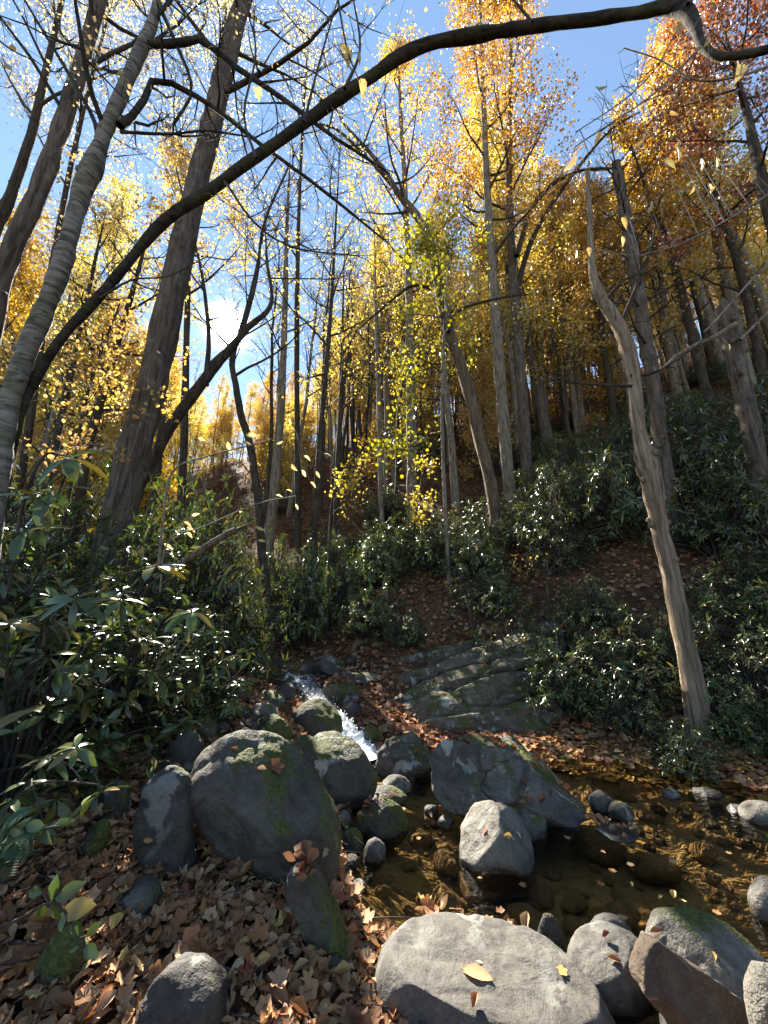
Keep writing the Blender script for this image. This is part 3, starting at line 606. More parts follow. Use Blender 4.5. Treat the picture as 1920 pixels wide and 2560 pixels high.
B('c4', 'wet stone on the left rim of the cascade foot', (845, 1868, 872, 1898), 'rock_dark', dr=.9, seed=104, sub=4)
B('c5', 'dark block above the cascade on its right bank', (800, 1722, 850, 1752), 'rock_dark', dr=.9, seed=105, sub=4, ncut=8)
B('c6', 'flat brown slab stepping up behind the cascade', (840, 1680, 960, 1712), 'rock_ledge', dr=.7, seed=106, sub=4, roll=-.15, ncut=8)
B('c7', 'dark rock among the stones left of the upper stream', (560, 1690, 618, 1722), 'rock_dark', dr=.8, seed=107, sub=4)
B('c8', 'low rock in the upper stream at the rhododendron edge', (520, 1655, 575, 1682), 'rock_dark', dr=.8, seed=108, sub=4)
# the tilted ledge: layered slabs, each a part
ledge = thing('rock_ledge', 'long tilted ledge of mossy layered rock slabs behind the pool', 'rock')
for k, (xc, yc_, hw, hh_, Yc, dp, roll, sd) in enumerate([(1150, 1672, 270, 26, 7.6, .6, -.36, 91), (1130, 1712, 300, 22, 7.2, .55, -.31, 92), (1165, 1760, 310, 44, 6.85, .55, -.25, 93), (1150, 1806, 270, 20, 6.55, .45, -.17, 94), (1235, 1838, 240, 52, 6.45, .45, -.10, 95)]):
    c0 = pt(xc, yc_ - 12, Y=Yc); d = depth(c0)
    rq = np.random.default_rng(sd); cz = [((-1, 0, .3), .95), ((.2, -1, .5), .98), ((-.5, -1, .1), 1.05)] + [((rq.normal(0, .8), -1, rq.normal(0, .5)), rq.uniform(.85, 1.1)) for _ in range(3)]
    me = rock_mesh('slab', (hw * d / F_PX, dp, hh_ * d / F_PX), M['rock_ledge'], sd, cz, 2, (1.0, 1.25), .032, roll, .08 * ((k % 3) - 1), -.04, 6, .97, .78, .22)
    link('slab', me, ledge, c0)
for key, box, Yc, roll, lab in [('ledge_b', (890, 1600, 1230, 1690), 8.1, -.25, 'shaded mossy rock shelf above the tilted ledge'),
                                ('ledge_c', (1290, 1600, 1420, 1660), 7.6, -.1, 'moss patched rock at the upper end of the tilted ledge')]:
    c0 = pt((box[0] + box[2]) / 2, (box[1] + box[3]) / 2, Y=Yc); d = depth(c0)
    me = rock_mesh('boulder', ((box[2] - box[0]) / 2 * d / F_PX, .6, .28), M['rock_ledge'], 95, [((0, 0, 1), .5), ((0, -1, .1), .6)], 3, (.75, .95), .08, roll, 0, .1, 4, .97)
    o = link('boulder', me, loc=c0); tag(o, lab, 'rock'); ROCKS[key] = o
ROCKS['ledge'] = ledge.children[2]
for key in ('ledge',): ROCKS[key] = ledge.children[2]

# stones lying on the pool bed and cobbles on the shores
cob = [rock_mesh('cobble', (1, .8, .55), M['rock_wet'], 200 + k, (), 4, (.7, .95), .06, 0, 0, 0, 3, .85) for k in range(5)]
cobd = [rock_mesh('cobble', (1, .8, .55), M[mm], 210 + k, (), 4, (.7, .95), .06, 0, 0, 0, 3, .85) for k, mm in enumerate(['rock', 'rock_dark', 'rock_pale', 'rock_mossy', 'rock_brown'])]
def cobble(x, y, s, label, group, meshes, r, sink=.2, cat='stone', sx=1.0):
    o = link('cobble', meshes[r.integers(len(meshes))], loc=(x, y, h1(x, y) + s * (.5 - sink)))
    o.scale = (s * sx, s, s); o.rotation_euler = (r.normal(0, .15), r.normal(0, .15), r.uniform(0, 6.3)); return tag(o, label, cat, group)
def bed_hit(px, py): return hit(px, py, water=False)
rc = np.random.default_rng(33)
for px, py, w, lab in [(1205, 2245, 150, 'broad amber stone under water in front of the pale blunt boulder'), (1347, 2255, 95, 'rounded amber stone under water right of the broad one'),
                       (1120, 2180, 95, 'long brown stone under water left of the pale blunt boulder'), (1440, 2270, 60, 'small amber stone under water near the upright dark stone'),
                       (1560, 2310, 90, 'flat amber stone under water at the near pool edge'), (1320, 2330, 110, 'brown stone under water behind the foreground slab'),
                       (1640, 2205, 120, 'wide dark stone deep under water in the pool shadow'), (1120, 2290, 110, 'dim brown stone under water above the leaf raft'),
                       (1500, 2150, 130, 'dim olive stone under water in mid pool'), (1050, 2120, 70, 'brown stone under water by the huge boulder'), (1440, 2340, 70, 'amber stone under water beside the domed stone'),
                       (1640, 2350, 60, 'amber stone under water behind the large pale stone'), (1760, 2150, 80, 'sunlit stone under water in the open pool')]:
    q = bed_hit(px, py); cobble(q[0], q[1], w / 2 * depth(q) / F_PX, lab, None, cob, rc, .15)
for px, py in [(x, y) for x, y in zip(rc.uniform(880, 1900, 95), rc.uniform(1990, 2340, 95))]:
    q = bed_hit(px, py)
    if q[2] > -.06: continue
    cobble(q[0], q[1], rc.uniform(.03, .075), 'small amber cobble lying on the pool bed under water', 'cobbles on the pool bed', cob, rc, .2)
def shore(n, bx, smin, smax, label, group, seed):
    r = np.random.default_rng(seed)
    for _ in range(n):
        q = hit(r.uniform(bx[0], bx[2]), r.uniform(bx[1], bx[3]))
        cobble(q[0], q[1], r.uniform(smin, smax) * (1 if r.random() < .85 else 1.5), label, group, cobd, r, .25)
shore(46, (520, 1720, 640, 1850), .03, .10, 'grey cobble in the gravel bank left of the cascade', 'cobbles on the gravel bank', 1)
shore(34, (560, 1640, 900, 1700), .05, .14, 'dark cobble along the far edge of the upper stream', 'cobbles along the upper stream', 2)
shore(30, (1480, 1965, 1900, 2035), .025, .07, 'wet cobble along the far pool shoreline', 'cobbles along the far shoreline', 3)
shore(22, (870, 1930, 1110, 2050), .025, .07, 'wet cobble between the boulders at the cascade foot', 'cobbles at the cascade foot', 4)
shore(16, (860, 2060, 930, 2380), .02, .05, 'wet cobble at the left edge of the pool', 'cobbles at the left pool edge', 5)
shore(16, (1300, 2380, 1760, 2540), .03, .07, 'cobble wedged between the foreground stones', 'cobbles between the foreground stones', 6)

# ---------------------------------------------------------------- trees
def interp_path(P, R, u):
    k = u * (len(P) - 1); i = min(int(k), len(P) - 2); f = k - i
    return P[i] * (1 - f) + P[i + 1] * f, R[i] * (1 - f) + R[i + 1] * f, unit(P[i + 1] - P[i])
def bend_path(p, d, L, n, r, wob=.18, up=.12):
    P = [np.array(p, float)]; d = unit(d)
    for _ in range(n):
        d = unit(d + r.normal(0, wob, 3) + np.array((0, 0, up)))
        P.append(P[-1] + d * L / n)
    return np.array(P)
def twigs(geo, leaves, P, R, r, n, tl, leafk, spread, u0=.15, sides=3, ang=.8, droop=0.0, wob=.2, tr=.006):
    for _ in range(n):
        u = u0 + (1 - u0) * r.random() ** .8
        p, rr, t = interp_path(P, R, u)
        d = unit(t + r.normal(0, ang, 3) + np.array((0, 0, -droop)))
        L = tl * r.uniform(.5, 1.35)
        Q = bend_path(p, d, L, 3, r, wob, -droop * .3)
        geo.add(*tube(Q, np.linspace(min(rr * .7, tr), .0018, 4), sides))
        if leafk:
            k = r.poisson(leafk)
            if k:
                s = r.random(k) * 2.999; i = s.astype(int); f = (s - i)[:, None]
                leaves.append(Q[i] * (1 - f) + Q[i + 1] * f + r.normal(0, spread, (k, 3)))
def branch_out(geo, leaves, P, R, r, sub, subL, tw, tl, leafk, spread, up=.1, droop=0.0, u0=.22, ang=.75, twr=.006):
    """side branches with twigs (and leaves) along a limb"""
    for j in range(sub):
        u = u0 + (1 - u0) * (j + r.random()) / sub
        p, rr, t = interp_path(P, R, u)
        d = unit(t * .9 + r.normal(0, ang, 3))
        L = subL * (1.15 - .6 * u) * r.uniform(.6, 1.3)
        Q = bend_path(p, d, L, 4, r, .16, up)
        RR = np.linspace(min(rr * .6, L * .014 + .004), .003, 5)
        geo.add(*tube(Q, RR, 4))
        twigs(geo, leaves, Q, RR, r, tw, tl, leafk, spread, droop=droop, tr=twr)
    twigs(geo, leaves, P[-3:], R[-3:], r, max(2, tw // 2), tl, leafk, spread, droop=droop, tr=twr)
def crown_limbs(geo, leaves, P, R, r, u0, u1, n, L0, L1, a0, a1, sub=6, tw=5, tl=.5, leafk=8, spread=.14, up=.10, subL=.38, limb_r=.5, droop=0., az0=None):
    g0 = r.random() * 6.28
    for i in range(n):
        f = (i + r.random() * .8) / n; u = u0 + (u1 - u0) * f
        p, rr, t = interp_path(P, R, u)
        az = g0 + i * 2.4 + r.normal(0, .35) if az0 is None else az0 + r.normal(0, .9)
        a = math.radians(a0 + (a1 - a0) * f + r.normal(0, 7))
        L = (L0 + (L1 - L0) * f) * r.uniform(.7, 1.25)
        d = np.array((math.sin(a) * math.cos(az), math.sin(a) * math.sin(az), math.cos(a)))
        Q = bend_path(p, d, L, 6, r, .10, up)
        RR = np.linspace(min(rr * limb_r, .012 * L + .012), .006, 7)
        geo.add(*tube(Q, RR, 5))
        branch_out(geo, leaves, Q, RR, r, sub, L * subL + .25, tw, tl, leafk, spread, up * .6, droop)
def leaf_geo(pos, r, size, tmpl=DIAMOND, droop=.5, flat=.7, var=.35):
    n = len(pos)
    d = r.normal(0, 1, (n, 3)); d[:, 2] -= droop
    nn = r.normal(0, 1, (n, 3)); nn[:, 2] += flat
    s = size * (1 + var * (r.random(n) - .5) * 2)
    g_ = Geo(); g_.add(*scatter(tmpl[0], tmpl[1], pos, d, nn, s)); return g_
def sun_gap(pos, deg):
    """natural hole in a crown: drop leaves of the branches nearest the sun's line through the clearing"""
    v = unit(pos - np.array((0, 0, CAMZ))); return pos[(v @ np.array(SUN_DIR)) < math.cos(math.radians(deg))]

def finish_tree(name, label, cat, base, trunk_geo, limb_geo, leaf_pos, r, bark, leafmat, lsize, tmpl, group=None, twigmat=None, flat=.7, droop=.5, gap=0):
    root = thing(name, label, cat, base, group)
    link('trunk', trunk_geo.mesh('trunk', M[bark], True, base), root)
    if limb_geo is not None and limb_geo.n: link('branches', limb_geo.mesh('branches', M[twigmat or bark], True, base), root)
    if leaf_pos:
        pos = np.concatenate(leaf_pos)
        if gap: pos = sun_gap(pos, gap)
        c = link('crown', leaf_geo(pos, r, lsize, tmpl, droop, flat).mesh('crown', M[leafmat], False, base), root); c['kind'] = 'stuff'
    return root

def px_path(pts, Y, extra_up=0, n=36, to_ground=True, ws=1.0):
    """trunk drawn through photograph pixels (x, y, width) at world depth Y (or a list of depths)"""
    Ys = [Y] * len(pts) if np.isscalar(Y) else np.interp(np.linspace(0, 1, len(pts)), np.linspace(0, 1, len(Y)), Y)
    A = []
    for (x, y, w), yy in zip(pts, Ys):
        q = pt(x, y, Y=yy); A.append((*q, ws * w / 2 * depth(q) / F_PX / math.sqrt(1 + ((x - CXP) / F_PX) ** 2)))
    A = np.array(A)
    if to_ground:
        g_ = h1(A[0, 0], A[0, 1]) - .35
        if A[0, 2] > g_ + .05:
            sl = (A[0, :3] - A[1, :3]); sl = sl / (abs(sl[2]) + 1e-6) * (A[0, 2] - g_)
            if abs(sl[0]) > .8 * (A[0, 2] - g_): sl[0] *= .4
            A = np.vstack(((A[0, 0] + sl[0] * .6, A[0, 1] + sl[1] * .6, g_, A[0, 3] * 1.1), A))
    if extra_up:
        d = unit(A[-1, :3] - A[-2, :3]); d = unit(d + np.array((0, 0, .6)))
        A = np.vstack((A, (*(A[-1, :3] + d * extra_up * .5), A[-1, 3] * .55), (*(A[-1, :3] + d * extra_up), .012)))
    S = resample(A, n); S[:, 3] = np.maximum(S[:, 3], .004)
    return S[:, :3], S[:, 3]
def solid_trunk(P, R, r, sides=16, lump=.05, flare=.35, cap=False):
    R = R.copy(); n = len(R)
    R[:max(2, n // 9)] *= np.linspace(1 + flare, 1, max(2, n // 9))
    R *= 1 + lump * (r.random(n) - .5)
    V, Fq = tube(P, R, sides, .04, r); C = np.repeat(P, sides, 0); rad = V - C; o_ = r.random() * 50
    am = np.array([noise.fractal((a * 2.6 + o_, b_ * 2.6, c_ * 1.5), 1, 2, 3) * .16 + noise.noise((a * 14 + o_, b_ * 14, c_ * 5)) * .07 for a, b_, c_ in V])
    g_ = Geo(); g_.add(C + rad * (1 + am * (1 + 4 * lump))[:, None], Fq)
    if cap:                                   # jagged broken end
        t = unit(P[-1] - P[-2]); rr = R[-1]
        for k in range(7):
            a = r.uniform(0, 6.28); o = unit(np.cross(t, r.normal(0, 1, 3))) * rr * r.uniform(.1, .75)
            q = P[-1] + o - t * .05; g_.add(*tube([q, q + t * r.uniform(.06, .25) + r.normal(0, .01, 3)], [rr * .35, .004], 5))
        g_.add(*tube([P[-1] - t * .01, P[-1] + t * .02], [rr * .98, .002], sides))
    return g_
def knots(geo, P, R, r, n, u0=.05, u1=.8, size=1.0):
    for _ in range(n):
        p, rr, t = interp_path(P, R, r.uniform(u0, u1)); o = unit(np.cross(t, r.normal(0, 1, 3)))
        q = p + o * rr * .8; geo.add(*tube([q, q + o * rr * .35 * size, q + o * rr * .5 * size], [rr * .42 * size, rr * .34 * size, .003], 7))

def hero(name, label, pts, Y, bark, seed, extra=0, limbs=None, leafmat=None, lsize=.1, tmpl=DIAMOND, sides=16, lump=.06, kn=3, cap=False, cat='tree', extra_limbs=(), twigmat=None, n=36, gap=0, droop=.5, flare=.35, ws=.92):
    r = np.random.default_rng(seed); P, R = px_path(pts, Y, extra, n, True, ws)
    tg = solid_trunk(P, R, r, sides, lump, flare, cap); knots(tg, P, R, r, kn)
    lg = Geo(); lv = []
    for kw in (limbs or []): crown_limbs(lg, lv, P, R, r, **kw)
    own = []
    for el in extra_limbs:                     # limbs drawn through pixels; first point lies on the trunk
        Q, RR = px_path(el['pts'], el.get('Y', Y), 0, el.get('n', 14), False)
        bgeo = Geo(); own.append(bgeo); bgeo.add(*tube(Q, RR, 7))
        branch_out(bgeo, lv, Q, RR, r, el.get('sub', 7), el.get('subL', .8), el.get('tw', 4), el.get('tl', .4), el.get('leafk', 0), .1, el.get('up', .1), ang=el.get('ang', .75), twr=el.get('twr', .005), u0=el.get('u0', .2))
    base = tuple(P[0] + (0, 0, .3))
    root = finish_tree(name, label, cat, base, tg, lg, lv, r, bark, leafmat or 'yellow', lsize, tmpl, None, twigmat, droop=droop, gap=gap)
    for bgeo in own: link('branch', bgeo.mesh('branch', M[twigmat or bark], True, base), root.children[0])
    return root

# --- trees of the near left
hero('slender_tree', 'leaning grey trunk at the upper left edge, left of the birch', [(-40, 900, 84), (0, 700, 76), (70, 540, 70), (130, 385, 62), (185, 220, 56), (232, 60, 50), (255, -30, 46)], [5.2, 5.2], 'bark_grey', 101, 4,
     [dict(u0=.5, u1=.95, n=9, L0=3.2, L1=1.6, a0=70, a1=35, sub=8, tw=9, tl=.5, leafk=4, spread=.18)], 'pale', .06, twigmat='twig', kn=5, ws=.78)
hero('birch_tree', 'mottled birch trunk with knots leaning in from the left edge', [(-10, 1240, 108), (5, 1090, 116), (45, 940, 122), (100, 800, 104), (140, 700, 96), (175, 590, 98), (205, 470, 96), (228, 425, 100), (262, 330, 76), (300, 240, 68), (345, 140, 62), (380, 60, 52), (400, -20, 46)], 3.1, 'bark_birch', 102, 2.5,
     [dict(u0=.55, u1=.95, n=6, L0=1.8, L1=1.2, a0=65, a1=40, sub=5, tw=5, tl=.35, leafk=2.5, spread=.1)], 'pale', .06, twigmat='bark_arch', kn=9, lump=.14, n=60, ws=.53,
     extra_limbs=[dict(pts=[(372, 112, 22), (450, 108, 20), (505, 100, 17), (585, 165, 15), (690, 235, 12), (765, 290, 11), (830, 340, 9), (900, 385, 7), (975, 435, 4)], Y=[3.1, 3.6], sub=15, subL=.8, tw=7, tl=.35),
                  dict(pts=[(300, 315, 26), (350, 270, 19), (388, 198, 16), (480, 235, 14), (550, 280, 11), (650, 360, 10), (760, 440, 9), (850, 510, 8), (960, 600, 5)], Y=[3.1, 3.9], sub=15, subL=.8, tw=7, tl=.35),
                  dict(pts=[(245, 378, 16), (235, 300, 13), (172, 185, 11), (115, 90, 9), (50, -20, 7)], Y=[3.1, 2.9], sub=8, subL=.6, tw=4, tl=.3),
                  dict(pts=[(405, 30, 12), (440, 110, 10), (480, 225, 8), (430, 330, 6), (525, 340, 4)], Y=[3.1, 3.4], sub=7, subL=.5, tw=4, tl=.25),
                  dict(pts=[(300, 330, 10), (420, 335, 7), (520, 328, 6), (640, 345, 4)], Y=[3.1, 3.6], sub=7, subL=.5, tw=4, tl=.25)])
ARCH = [(8, 1250, 44), (22, 1150, 44), (62, 1000, 44), (150, 850, 43), (250, 740, 42), (340, 630, 42), (420, 545, 40), (520, 480, 40), (600, 420, 38), (700, 350, 38), (800, 278, 40), (862, 235, 42), (930, 190, 38), (1000, 142, 38), (1080, 108, 40),
        (1200, 86, 42), (1320, 68, 42), (1450, 52, 44), (1580, 34, 42), (1665, 18, 50), (1715, 30, 56), (1738, 66, 44), (1752, 108, 40), (1790, 140, 36), (1850, 138, 34), (1930, 122, 32), (2060, 100, 26)]
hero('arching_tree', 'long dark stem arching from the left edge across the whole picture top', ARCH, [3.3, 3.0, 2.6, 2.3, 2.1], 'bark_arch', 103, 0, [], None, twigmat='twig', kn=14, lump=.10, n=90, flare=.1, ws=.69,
     extra_limbs=[dict(pts=[(862, 222, 9), (900, 120, 6), (880, -20, 4)], Y=2.5, sub=5, subL=.4, tl=.25), dict(pts=[(640, 395, 8), (610, 280, 6), (640, 120, 5), (600, -20, 3)], Y=[2.7, 2.9], sub=8, subL=.5, tl=.3),
                  dict(pts=[(560, 450, 7), (640, 560, 6), (740, 620, 4), (900, 640, 3)], Y=[2.8, 3.2], sub=9, subL=.5, tl=.3), dict(pts=[(760, 305, 8), (800, 150, 5), (850, -20, 3)], Y=2.6, sub=7, subL=.4, tl=.3),
                  dict(pts=[(250, 745, 8), (330, 700, 6), (420, 690, 4), (520, 640, 3)], Y=3.1, sub=6, subL=.4, tl=.25), dict(pts=[(1720, 10, 12), (1760, -40, 8)], Y=2.2, sub=3, subL=.3),
                  dict(pts=[(1330, 55, 8), (1260, -30, 5)], Y=2.2, sub=3, subL=.3), dict(pts=[(1700, 60, 6), (1640, 170, 4), (1560, 250, 3), (1440, 330, 2.5)], Y=2.3, sub=5, subL=.35, tl=.2),
                  dict(pts=[(1745, 120, 6), (1700, 210, 4), (1600, 260, 3), (1500, 330, 2)], Y=2.2, sub=5, subL=.3, tl=.2)])
hero('large_tree', 'thick straight furrowed trunk rising from the shrubs left of the sun', [(262, 1450, 140), (290, 1320, 132), (330, 1150, 124), (368, 1000, 112), (405, 850, 102), (440, 690, 93), (470, 560, 86), (500, 430, 79), (532, 300, 72), (566, 160, 64), (600, 30, 57), (618, -40, 52)], 6.0, 'bark_grey', 104, 7,
     [dict(u0=.66, u1=.96, n=14, L0=4.2, L1=2.0, a0=75, a1=30, sub=7, tw=7, tl=.55, leafk=8.0, spread=.24)], 'pale', .062, sides=26, lump=.03, kn=3, n=50, flare=.15, ws=.70, twigmat='bark_dark')
hero('leaning_tree', 'dark crooked stem leaning right in front of the sun', [(305, 1400, 36), (330, 1270, 36), (395, 1125, 34), (440, 1045, 33), (500, 965, 30), (545, 905, 28), (580, 868, 24), (620, 818, 18), (665, 782, 14), (680, 740, 10), (668, 660, 8)], 6.8, 'bark_dark', 105, 1.5,
     [dict(u0=.80, u1=1, n=5, L0=2.2, L1=1.4, a0=60, a1=25, sub=9, tw=9, tl=.45, leafk=.4, spread=.1)], 'orange', .07, kn=5, n=50, lump=.14,
     extra_limbs=[dict(pts=[(515, 945, 16), (522, 850, 12), (515, 760, 10), (500, 660, 8), (470, 540, 6), (440, 420, 4)], Y=[6.8, 7.2], sub=14, subL=1.2, tw=8, tl=.5, leafk=.5), dict(pts=[(600, 845, 14), (640, 700, 9), (660, 560, 7), (720, 420, 5)], Y=7.0, sub=14, subL=1.2, tw=8, tl=.5, leafk=.4)])
hero('crooked_tree', 'thin crooked tree with a kink above the rhododendron below the sun', [(662, 1445, 26), (655, 1380, 24), (645, 1250, 23), (625, 1110, 21), (603, 1040, 21), (588, 955, 19), (580, 900, 15), (600, 830, 11), (625, 740, 8)], 9.0, 'bark_dark', 106, 3,
     [dict(u0=.55, u1=.98, n=9, L0=2.6, L1=1.4, a0=65, a1=30, sub=6, tw=5, tl=.45, leafk=.8, spread=.12)], 'yellow', .09, n=40, gap=3.0)
for k, (lab, pts, Y, bark, lm, lk) in enumerate([
    ('slim grey trunk standing clear against the sky right of the sun', [(672, 1350, 30), (690, 1180, 27), (703, 1000, 23), (710, 850, 19), (714, 700, 15), (716, 600, 12)], 14, 'bark_pale', 'yellow', .7),
    ('thin straight dark trunk rising from the stream bank, bare almost to its top', [(786, 1610, 26), (784, 1400, 20), (797, 1150, 17), (812, 960, 14), (825, 800, 12), (832, 690, 9)], 9.6, 'bark_dark', 'yellow', .5),
    ('short thin trunk with a snapped top behind the stream bank', [(838, 1340, 16), (845, 1150, 14), (852, 1000, 12), (854, 900, 10)], 13, 'bark_dark', 'yellow', 2.),
    ('slim pale trunk just left of the lime green foliage', [(955, 1330, 14), (950, 1150, 13), (945, 950, 11), (940, 800, 9)], 15, 'bark_pale', 'yellow', 2.5)]):
    hero('slim_tree', lab, pts, Y, bark, 110 + k, 6, [dict(u0=.45, u1=.98, n=13, L0=2.6, L1=1.2, a0=70, a1=30, sub=6, tw=5, tl=.5, leafk=lk, spread=.14)], lm, .10, n=30, sides=10, twigmat='twig', gap=3.0)
# --- centre and right
TULIP = dict(u0=.42, u1=.97, n=22, L0=4.6, L1=1.6, a0=62, a1=25, sub=7, tw=6, tl=.55, leafk=13, spread=.26, up=.14)
hero('tulip_tree', 'tall straight pale trunk, left of the two by the curved tree', [(1286, 1385, 40), (1280, 1300, 37), (1263, 1100, 34), (1247, 900, 30), (1233, 700, 25), (1223, 560, 21), (1215, 400, 17), (1206, 200, 12), (1202, 40, 8)], 13.0, 'bark_pale', 120, 3.5, [TULIP], 'gold', .10, BROAD, n=40, twigmat='bark_dark')
hero('tulip_tree', 'tall straight grey trunk, right of the two by the curved tree', [(1330, 1335, 36), (1325, 1270, 34), (1312, 1100, 32), (1296, 860, 28), (1280, 650, 22), (1272, 450, 18), (1275, 250, 13), (1278, 60, 9)], 14.5, 'bark_grey', 121, 3.5, [dict(TULIP, u0=.5)], 'gold', .10, BROAD, n=40, twigmat='bark_dark',
     extra_limbs=[dict(pts=[(1288, 740, 16), (1330, 600, 13), (1400, 480, 11), (1520, 330, 7), (1600, 280, 4)], Y=14.5, sub=9, subL=1.6, tl=.5, leafk=2), dict(pts=[(1292, 640, 14), (1340, 500, 11), (1440, 430, 8), (1560, 420, 5)], Y=14, sub=8, subL=1.4, tl=.5, leafk=2)])
hero('tulip_tree', 'pale straight trunk behind the lime green leaves in the middle', [(1032, 1330, 30), (1030, 1200, 28), (1028, 1000, 25), (1024, 800, 21), (1018, 600, 17), (1010, 430, 13), (1000, 250, 9)], 16.0, 'bark_pale', 122, 4, [dict(TULIP, leafk=7)], 'gold', .10, BROAD, n=36, twigmat='bark_dark')
hero('tulip_tree', 'slender pale trunk close behind the straight pair of trunks', [(1300, 1240, 18), (1290, 1100, 17), (1278, 900, 15), (1268, 700, 12), (1262, 560, 9)], 18.0, 'bark_grey', 123, 6, [dict(TULIP, leafk=6)], 'yellow', .105, BROAD, n=30, twigmat='bark_dark')
hero('curved_tree', 'dark trunk curving up to the left in front of the straight pale trunks', [(1258, 1440, 42), (1246, 1350, 38), (1228, 1220, 35), (1200, 1100, 33), (1180, 1010, 33), (1155, 920, 31), (1128, 850, 31), (1108, 770, 30), (1092, 690, 27), (1075, 610, 25), (1045, 545, 22), (1000, 490, 18), (955, 420, 14), (905, 360, 10), (860, 310, 7)], 10.3, 'bark_brown', 124, 2,
     [dict(u0=.62, u1=.98, n=9, L0=3.0, L1=1.8, a0=65, a1=35, sub=6, tw=5, tl=.5, leafk=1.2, spread=.14)], 'gold', .10, n=56, sides=16, twigmat='bark_dark',
     extra_limbs=[dict(pts=[(1120, 830, 11), (1150, 775, 8), (1250, 745, 6), (1330, 735, 4)], Y=10, sub=6, subL=.7, tl=.4, leafk=.6), dict(pts=[(1080, 720, 9), (1030, 715, 8), (980, 750, 6), (900, 820, 4)], Y=10.2, sub=7, subL=.8, tl=.4, leafk=.6),
                  dict(pts=[(1040, 540, 12), (950, 430, 9), (850, 330, 7), (800, 310, 5)], Y=10.3, sub=8, subL=1.0, tl=.4, leafk=.8)])
hero('understory_tree', 'slim sapling hung with lime green leaves before the pale trunks', [(1120, 1400, 12), (1110, 1200, 11), (1105, 1000, 9), (1112, 800, 7), (1122, 650, 5)], 9.4, 'bark_pale', 125, .6,
     [dict(u0=.30, u1=.98, n=20, L0=1.9, L1=1.0, a0=80, a1=50, sub=6, tw=6, tl=.4, leafk=3.6, spread=.16, up=0., az0=3.3)], 'lime', .09, BROAD, n=26, sides=8, twigmat='twig')
hero('dead_snag', 'tan barkless dead trunk with a broken shoulder by the pool', [(1748, 1905, 84), (1742, 1800, 82), (1722, 1660, 78), (1706, 1580, 68), (1684, 1470, 63), (1662, 1370, 60), (1643, 1280, 60), (1630, 1210, 64), (1618, 1150, 68), (1600, 1095, 52), (1590, 1010, 46), (1582, 930, 46), (1562, 850, 48), (1530, 790, 40), (1500, 740, 32), (1482, 680, 24), (1476, 600, 17), (1473, 500, 14), (1470, 438, 12)], 5.15, 'deadwood', 130, 0,
     None, None, cap=True, kn=7, n=90, sides=22, lump=.13, flare=.5, ws=.86, twigmat='bark_dark', cat='dead tree',
     extra_limbs=[dict(pts=[(1580, 965, 10), (1500, 962, 8), (1420, 955, 6), (1395, 945, 5), (1335, 965, 4)], Y=5.1, sub=3, subL=.3, tl=.15), dict(pts=[(1545, 830, 12), (1620, 640, 8), (1640, 560, 5)], Y=5.2, sub=5, subL=.4, tl=.2),
                  dict(pts=[(1575, 940, 9), (1640, 930, 8), (1720, 880, 6), (1770, 840, 5)], Y=5.1, sub=4, subL=.3, tl=.2), dict(pts=[(1505, 760, 9), (1560, 700, 6), (1620, 680, 4)], Y=5.15, sub=4, subL=.3, tl=.2)])
hero('dead_snag', 'grey peeling dead trunk with many broken side branches behind the tan one', [(1688, 1380, 48), (1672, 1250, 46), (1655, 1120, 44), (1640, 1000, 44), (1622, 890, 42), (1604, 780, 40), (1588, 680, 38), (1572, 580, 36), (1556, 500, 32), (1545, 440, 28), (1540, 408, 24)], 8.4, 'bark_grey', 131, 0,
     [dict(u0=.42, u1=.99, n=38, L0=1.7, L1=1.0, a0=85, a1=60, sub=5, tw=3, tl=.35, leafk=0, spread=.1, up=.03, limb_r=.55)], None, cap=True, kn=10, n=60, sides=18, lump=.16, twigmat='bark_dark', cat='dead tree')
hero('broken_tree', 'furrowed trunk snapped off at the right edge with bare white branches', [(1945, 1420, 70), (1920, 1290, 66), (1890, 1130, 62), (1865, 1010, 60), (1842, 900, 60), (1825, 825, 60), (1812, 775, 58), (1808, 765, 50)], 7.3, 'bark_grey', 132, 0, None, None, cap=True, kn=6, n=50, sides=20, lump=.08, twigmat='deadwood', cat='dead tree',
     extra_limbs=[dict(pts=[(1838, 810, 18), (1790, 840, 15), (1740, 862, 12), (1690, 890, 10), (1640, 930, 7), (1560, 940, 4)], Y=7.0, sub=9, subL=.5, tl=.25), dict(pts=[(1850, 850, 12), (1900, 800, 9), (1960, 740, 6)], Y=7.0, sub=5, subL=.4, tl=.2)])
for k, (lab, pts, Y, bark, lm) in enumerate([
    ('dark slanting trunk at the right edge above the snapped trunk', [(1905, 930, 34), (1880, 800, 30), (1850, 680, 26), (1815, 570, 22), (1785, 480, 15)], 13.5, 'bark_dark', 'orange'),
    ('slanting dark trunk right of the peeling snag', [(1740, 880, 28), (1718, 790, 26), (1690, 680, 24), (1660, 590, 20), (1632, 520, 14)], 15, 'bark_dark', 'gold'),
    ('pale thin trunk on the slope between the pale pair and the snags', [(1450, 1120, 20), (1432, 980, 18), (1415, 850, 16), (1400, 720, 13), (1390, 620, 9)], 19, 'bark_pale', 'gold'),
    ('twin thin trunk right of the pale thin slope trunk', [(1482, 1110, 18), (1464, 980, 16), (1448, 850, 14), (1430, 740, 11)], 20, 'bark_grey', 'gold'),
    ('dark slope trunk just left of the tan snag', [(1545, 1110, 22), (1530, 1000, 20), (1515, 900, 17), (1500, 800, 13)], 17, 'bark_dark', 'orange')]):
    hero('slope_tree', lab, pts, Y, bark, 140 + k, 7, [dict(u0=.35, u1=.98, n=16, L0=3.4, L1=1.3, a0=65, a1=28, sub=7, tw=6, tl=.5, leafk=6, spread=.18)], lm, .13, BROAD, n=30, sides=10, twigmat='bark_dark')
